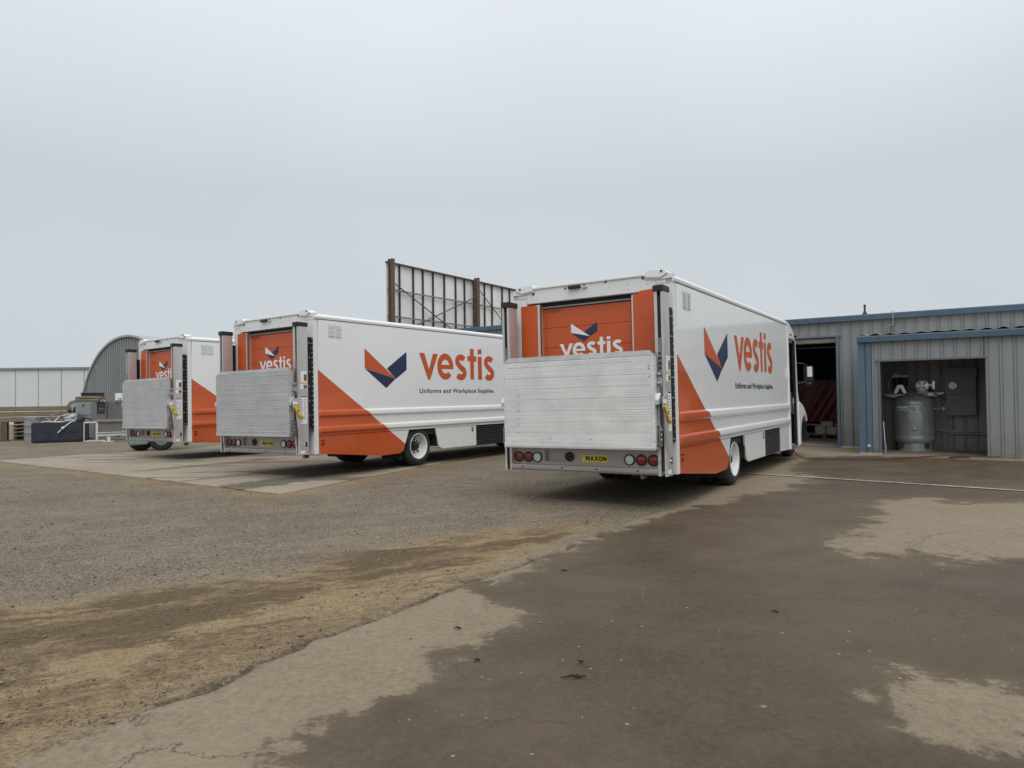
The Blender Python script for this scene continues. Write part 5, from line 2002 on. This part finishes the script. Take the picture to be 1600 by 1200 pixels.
for x in (-1.8, .1):
    mb = MB(); mb.box(x, x + .2, 0, .6, 0, .70); mb.build('trestle', M['rust'], o)
o = scrap('cable_reel', -17.25, 27.2, 'small dark cable reel with pale hub left of the grey lockers', 'reel')
for x in (-.20, .02):
    mb = MB(); mb.lathe([(.06, 0), (.30, 0), (.32, .015), (.30, .03), (.06, .03)], (0, x, 1.20), 'y', 28); mb.build('flange', M['steel_dark'], o)
mb = MB(); mb.lathe([(.17, -.23), (.15, -.22), (.15, .02)], (0, 0, 1.20), 'y', 20); mb.build('drum', M['fibre'], o)
for y0 in (-.26, .06):
    mb = MB(); mb.prism([(-.25, 0), (.25, 0), (.06, 1.22), (-.06, 1.22)], 'y', y0, y0 + .03); mb.build('stand', M['black'], o)
locks = [(-16.02, 26.2, 'grey steel locker with a dark notice on its side, nearest of the two lockers'), (-16.0, 27.22, 'plain grey steel locker directly behind the one with the dark notice')]
for i, (x, y, lab) in enumerate(locks):
    o = scrap('steel_locker', x, y, lab, 'locker', 0.0)
    o['group'] = 'grey steel lockers'
    mb = MB(); mb.box(-.62, 0, 0, .98, .04, 1.42); lk = mb.build('body', M['locker'], o, bevel=.01)
    for z0, z1 in ((.08, .86), (.92, 1.38)):
        mb = MB(); mb.box(-.60, -.02, -.018, -.001, z0, z1); mb.build('door', M['locker'], lk, bevel=.005)
        mb = MB(); mb.box(-.33, -.28, -.032, -.019, z1 - .12, z1 - .04); mb.build('latch', M['black'], lk)
    for z in (.86, .92):
        mb = MB(); mb.box(.0005, .006, .02, .96, z, z + .02); mb.build('side_rib', M['locker'], lk)
    mb = MB(); mb.box(-.58, -.04, .03, .95, 0, .04); mb.build('plinth', M['black'], o)
    if i == 0:
        mb = MB(); mb.box(.008, .018, .34, .82, .95, 1.42); nt_ = mb.build('notice', simple('dark_notice', (0.045, 0.048, 0.052), 0.6), o)
        mb = MB()
        mb.add(*(lambda lp: ([(.021, u, v) for u, v in lp], [list(range(len(lp)))]))(stroke(arc(.58, 1.28, .11, .07, 200, -60, 14), .035)))
        mb.build('notice_mark', M['grey_print'], nt_, smooth=False)
        for z, hh in ((1.15, .035), (1.09, .012)):
            mb = MB(); mb.box(.0185, .021, .42, .74, z, z + hh); mb.build('notice_line', M['grey_print'], nt_)
o = scrap('dark_crate', -16.32, 26.55, 'long dark box lying on the timbers on top of the grey lockers', 'crate', .50)
o.location.z = 1.64
mb = MB(); mb.box(-.28, .48, 0, .4, 0, .11); mb.build('box', M['navy_steel'], o, bevel=.01)
mb = MB(); mb.box(-.30, .50, -.02, .42, .11, .135); mb.build('lid', M['navy_steel'], o, bevel=.006)
for i in range(6):
    t_ = scrap('timber_log', -16.35 + .06 * (i % 3), 26.35 + .16 * (i % 3), 'short weathered timber in the %s layer on top of the grey lockers' % ('lower', 'upper')[i // 3], 'timber', .50 + rnd.uniform(-.12, .12))
    t_['group'] = '%s layer of timbers on the lockers' % ('lower', 'upper')[i // 3]
    t_.location.z = 1.43 + .105 * (i // 3)
    mb = MB(); L0 = rnd.uniform(-.36, -.28)
    mb.tube([(L0, 0, .05), (L0 + .4, .02, .055), (L0 + rnd.uniform(.62, .80), .0, .05)], [.05, .048, .045], 9)
    mb.build('log', M['wood'], t_)
o = scrap('white_junction_box', -15.95, 27.75, 'white slotted plastic box standing on the farther grey locker', 'box', .50)
o.location.z = 1.42
mb = MB(); mb.box(-.06, .32, 0, .25, 0, .34); wb_ = mb.build('case', M['white_print'], o, bevel=.015)
for k in range(3):
    mb = MB(); mb.box(.06 + k * .065, .085 + k * .065, -.004, -.0005, .0, .16); mb.build('slot', M['black'], wb_)
o = scrap('steel_hopper', -15.15, 25.15, 'tan steel tipping hopper with sloping side in front of the lockers', 'hopper', .50)
mb = MB()
tp_ = [(-.12, -.1, .70), (.88, -.1, .70), (.88, .65, .70), (-.12, .65, .70)]
bt_ = [(-.16, .02, .02), (.50, .02, .02), (.50, .5, .02), (-.16, .5, .02)]
mb.add(tp_ + bt_, [(4, 5, 1, 0), (5, 6, 2, 1), (6, 7, 3, 2), (7, 4, 0, 3), (7, 6, 5, 4)])
hb = mb.build('bin', M['hopper'], o, smooth=False)
sm = hb.modifiers.new('thickness', 'SOLIDIFY'); sm.thickness = .02
for y0 in (-.16, .65):
    mb = MB(); mb.box(-.16, .94, y0, y0 + .05, .68, .76); mb.build('rim', M['hopper'], o, bevel=.01)
o = scrap('grey_case', -14.30, 25.5, 'low grey steel case half hidden behind the white beam', 'case', .50)
mb = MB(); mb.box(-.10, .7, 0, .5, 0, .42); mb.build('box', M['locker'], o, bevel=.01)
mb = MB(); mb.box(-.12, .72, -.02, .52, .42, .46); mb.build('lid', M['locker'], o, bevel=.006)
o = scrap('white_steel_frame', -14.86, 24.6, 'white painted square steel frame standing in front of the hopper', 'steel frame', .50)
for nm, b in (('post', (-.40, -.37, 0, .03, .04, .66)), ('post', (-.03, .04, -.03, .03, .06, .66)), ('top_bar', (-.40, .0, -.02, .04, .66, .71)), ('foot', (-.30, .26, -.05, .05, 0, .05)), ('foot', (-.42, -.12, .06, .13, 0, .04))):
    mb = MB(); mb.box(*b); mb.build(nm, M['white_steel'], o, bevel=.004)
o = scrap('white_steel_beam', -14.30, 24.35, 'white painted steel beam lying level on a short pedestal by the farthest truck', 'beam', .50)
for nm, b in (('flange', (-.34, 1.5, -.07, .07, .325, .34)), ('flange', (-.34, 1.5, -.07, .07, .21, .225)), ('web', (-.34, 1.5, -.01, .01, .225, .325)), ('pedestal', (-.04, .07, -.05, .05, .03, .209)), ('foot_plate', (-.18, .18, -.10, .10, 0, .03))):
    mb = MB(); mb.box(*b); mb.build(nm, M['white_steel'], o, bevel=.003)

o = scrap('pallet_stack', -18.9, 27.2, 'stack of old timber pallets left of the timber beams at the edge of the yard', 'pallet stack', .35)
for k in range(6):
    for j in range(5):
        mb = MB(); x0 = rnd.uniform(-.03, .03); mb.box(-.6 + x0, .6 + x0, -.5 + j * .22, -.5 + j * .22 + .12, .10 + k * .145, .12 + k * .145); mb.build('board', M['wood'], o)
    for x in (-.55, -.05, .45):
        mb = MB(); mb.box(x, x + .1, -.48, .48, .005 + k * .145, .099 + k * .145); mb.build('bearer', M['wood'], o)
o = scrap('grey_oil_drum', -17.9, 25.7, 'dented grey oil drum standing beside the navy cabinet', 'drum')
mb = MB(); mb.lathe([(.27, 0), (.285, .01), (.28, .03), (.28, .28), (.29, .30), (.28, .32), (.28, .56), (.29, .58), (.28, .60), (.28, .85), (.285, .87), (.27, .88), (.26, .86)], (0, 0, 0), 'z', 28); mb.build('shell', M['locker'], o)
mb = MB(); mb.lathe([(.03, .86), (.03, .885)], (.15, 0, 0), 'z', 10); mb.build('bung', M['black'], o)

o = scrap('scrap_motor', -14.05, 25.15, 'ribbed grey electric motor on the ground beside the low grey case', 'motor', .5)
mb = MB()
pr = []
for k in range(10): pr += [(.15, .03 + k * .045), (.17, .036 + k * .045), (.17, .050 + k * .045), (.15, .056 + k * .045)]
mb.lathe([(.08, 0)] + pr + [(.10, .50)], (0, 0, .21), 'x', 18); mb.build('housing', M['pipe'], o)
mb = MB(); mb.box(.08, .42, -.16, .16, 0, .05); mb.build('foot', M['steel_dark'], o)
mb = MB(); mb.box(.18, .32, -.08, .08, .36, .47); mb.build('terminal_box', M['locker'], o, bevel=.01)
o = scrap('duct_elbow', -16.75, 25.9, 'pale sheet metal duct elbow leaning on the left of the near locker', 'duct', .5)
mb = MB(); mb.tube([(0, 0, .02), (0, 0, .55), (.04, 0, .72), (.15, 0, .84), (.34, 0, .88)], .16, 16, cap=False); el = mb.build('elbow', M['pipe'], o)
sm = el.modifiers.new('thickness', 'SOLIDIFY'); sm.thickness = .008
mb = MB(); mb.lathe([(.16, 0), (.18, .0), (.18, .03), (.16, .03)], (0, 0, .05), 'z', 18); mb.build('collar', M['pipe'], o)
o = scrap('channel_bundle', -15.95, 26.9, 'bundle of pale steel channels lying on top of the two lockers', 'steel channels', 1.35)
o.location.z = 1.42
for k in range(5):
    mb = MB(); y0 = -.32 + k * .07; mb.box(-.25, .9 + .06 * k, y0, y0 + .05, .0, .012).box(-.25, .9 + .06 * k, y0, y0 + .008, .012, .06).box(-.25, .9 + .06 * k, y0 + .042, y0 + .05, .012, .06); mb.build('channel', M['white_steel'] if k % 2 else M['pipe'], o)

# teal yard machine beside the farthest truck, mostly hidden by its tail lift
o = scrap('teal_forklift', -9.95, 19.55, 'teal yard machine with two black tyres showing under the farthest truck', 'forklift', .45)
for x, y in ((-.02, 0.0), (-.55, .30)):
    mb = MB(); mb.lathe([(.17, .0), (.24, -.02), (.30, -.01), (.33, .03), (.335, .09), (.33, .17), (.30, .21), (.17, .20)], (x, y, .335), 'y', 32, cap=False)
    w_ = mb.build('wheel', M['rubber'], o)
    mb = MB(); mb.lathe([(.18, .01), (.165, -.005), (.15, .03), (.09, .05), (.07, .04), (.065, .0), (.01, -.005)], (x, y, .335), 'y', 24); mb.build('rim', M['teal'], w_)
    mb = MB()
    for k in range(6):
        a = k * math.pi / 3
        mb.lathe([(.012, .015), (.012, .04)], (x + .11 * math.cos(a), y, .335 + .11 * math.sin(a)), 'y', 6)
    mb.build('wheel_nut', M['steel_dark'], w_)
mb = MB(); mb.prism([(-.82, .18), (-.36, .20), (-.30, .34), (-.36, .52), (.75, .58), (.75, 1.15), (-.86, 1.15), (-.90, .60)], 'y', -.06, .95); tb = mb.build('chassis', M['teal'], o, bevel=.03)
for b in ((-.84, -.72, -.064, -.059, .36, .46), (-.84, -.70, -.064, -.059, .60, .72)):
    mb = MB(); mb.box(*b); mb.build('step_recess', M['black'], tb)
mb = MB(); mb.box(-.9, .6, .05, .85, 1.16, 1.5); mb.build('engine_cover', M['teal'], o, bevel=.05)
mb = MB(); mb.box(-.35, .10, .25, .65, 1.50, 1.62).box(.02, .12, .25, .65, 1.62, 1.95); mb.build('seat', M['seat'], o, bevel=.03)

# ------------------------------------------------------------------ twigs on the apron
M['twig'] = simple('dark_twig', (0.022, 0.017, 0.012), 0.9, var=0.3, vscale=20)
for i, (x, y, rz, L0, lab) in enumerate([(.29, 3.43, .12, .13, 'dark forked twig lying on the wet apron in the foreground'), (.345, 3.62, 1.0, .03, 'tiny dark scrap just behind the foreground twig'), (-.345, 4.17, .2, .05, 'small dark stick on the pale dry patch beside the wet edge'),
                                         (-.20, 3.66, .8, .05, 'short dark stick on the wet patch left of the foreground twig'), (1.66, 4.42, -.2, .05, 'small curved twig on the wet apron at the right'), (.40, 5.52, 0, .05, 'small dark scrap on the wet apron behind the nearest truck')]):
    mb = MB()
    mb.tube([(-L0 / 2, 0, .012), (-L0 * .1, .006, .018), (L0 * .2, -.004, .014), (L0 / 2, .01, .012)], [.002, .005, .006, .002], 6)
    mb.tube([(0, .003, .016), (L0 * .22, .025, .014)], [.004, .002], 6)
    o = mb.build('twig', M['twig'])
    o.location = (x, y, .003)
    o.rotation_euler = (0, 0, rz)
    tag(o, lab, 'twig', 'twigs on the ground')
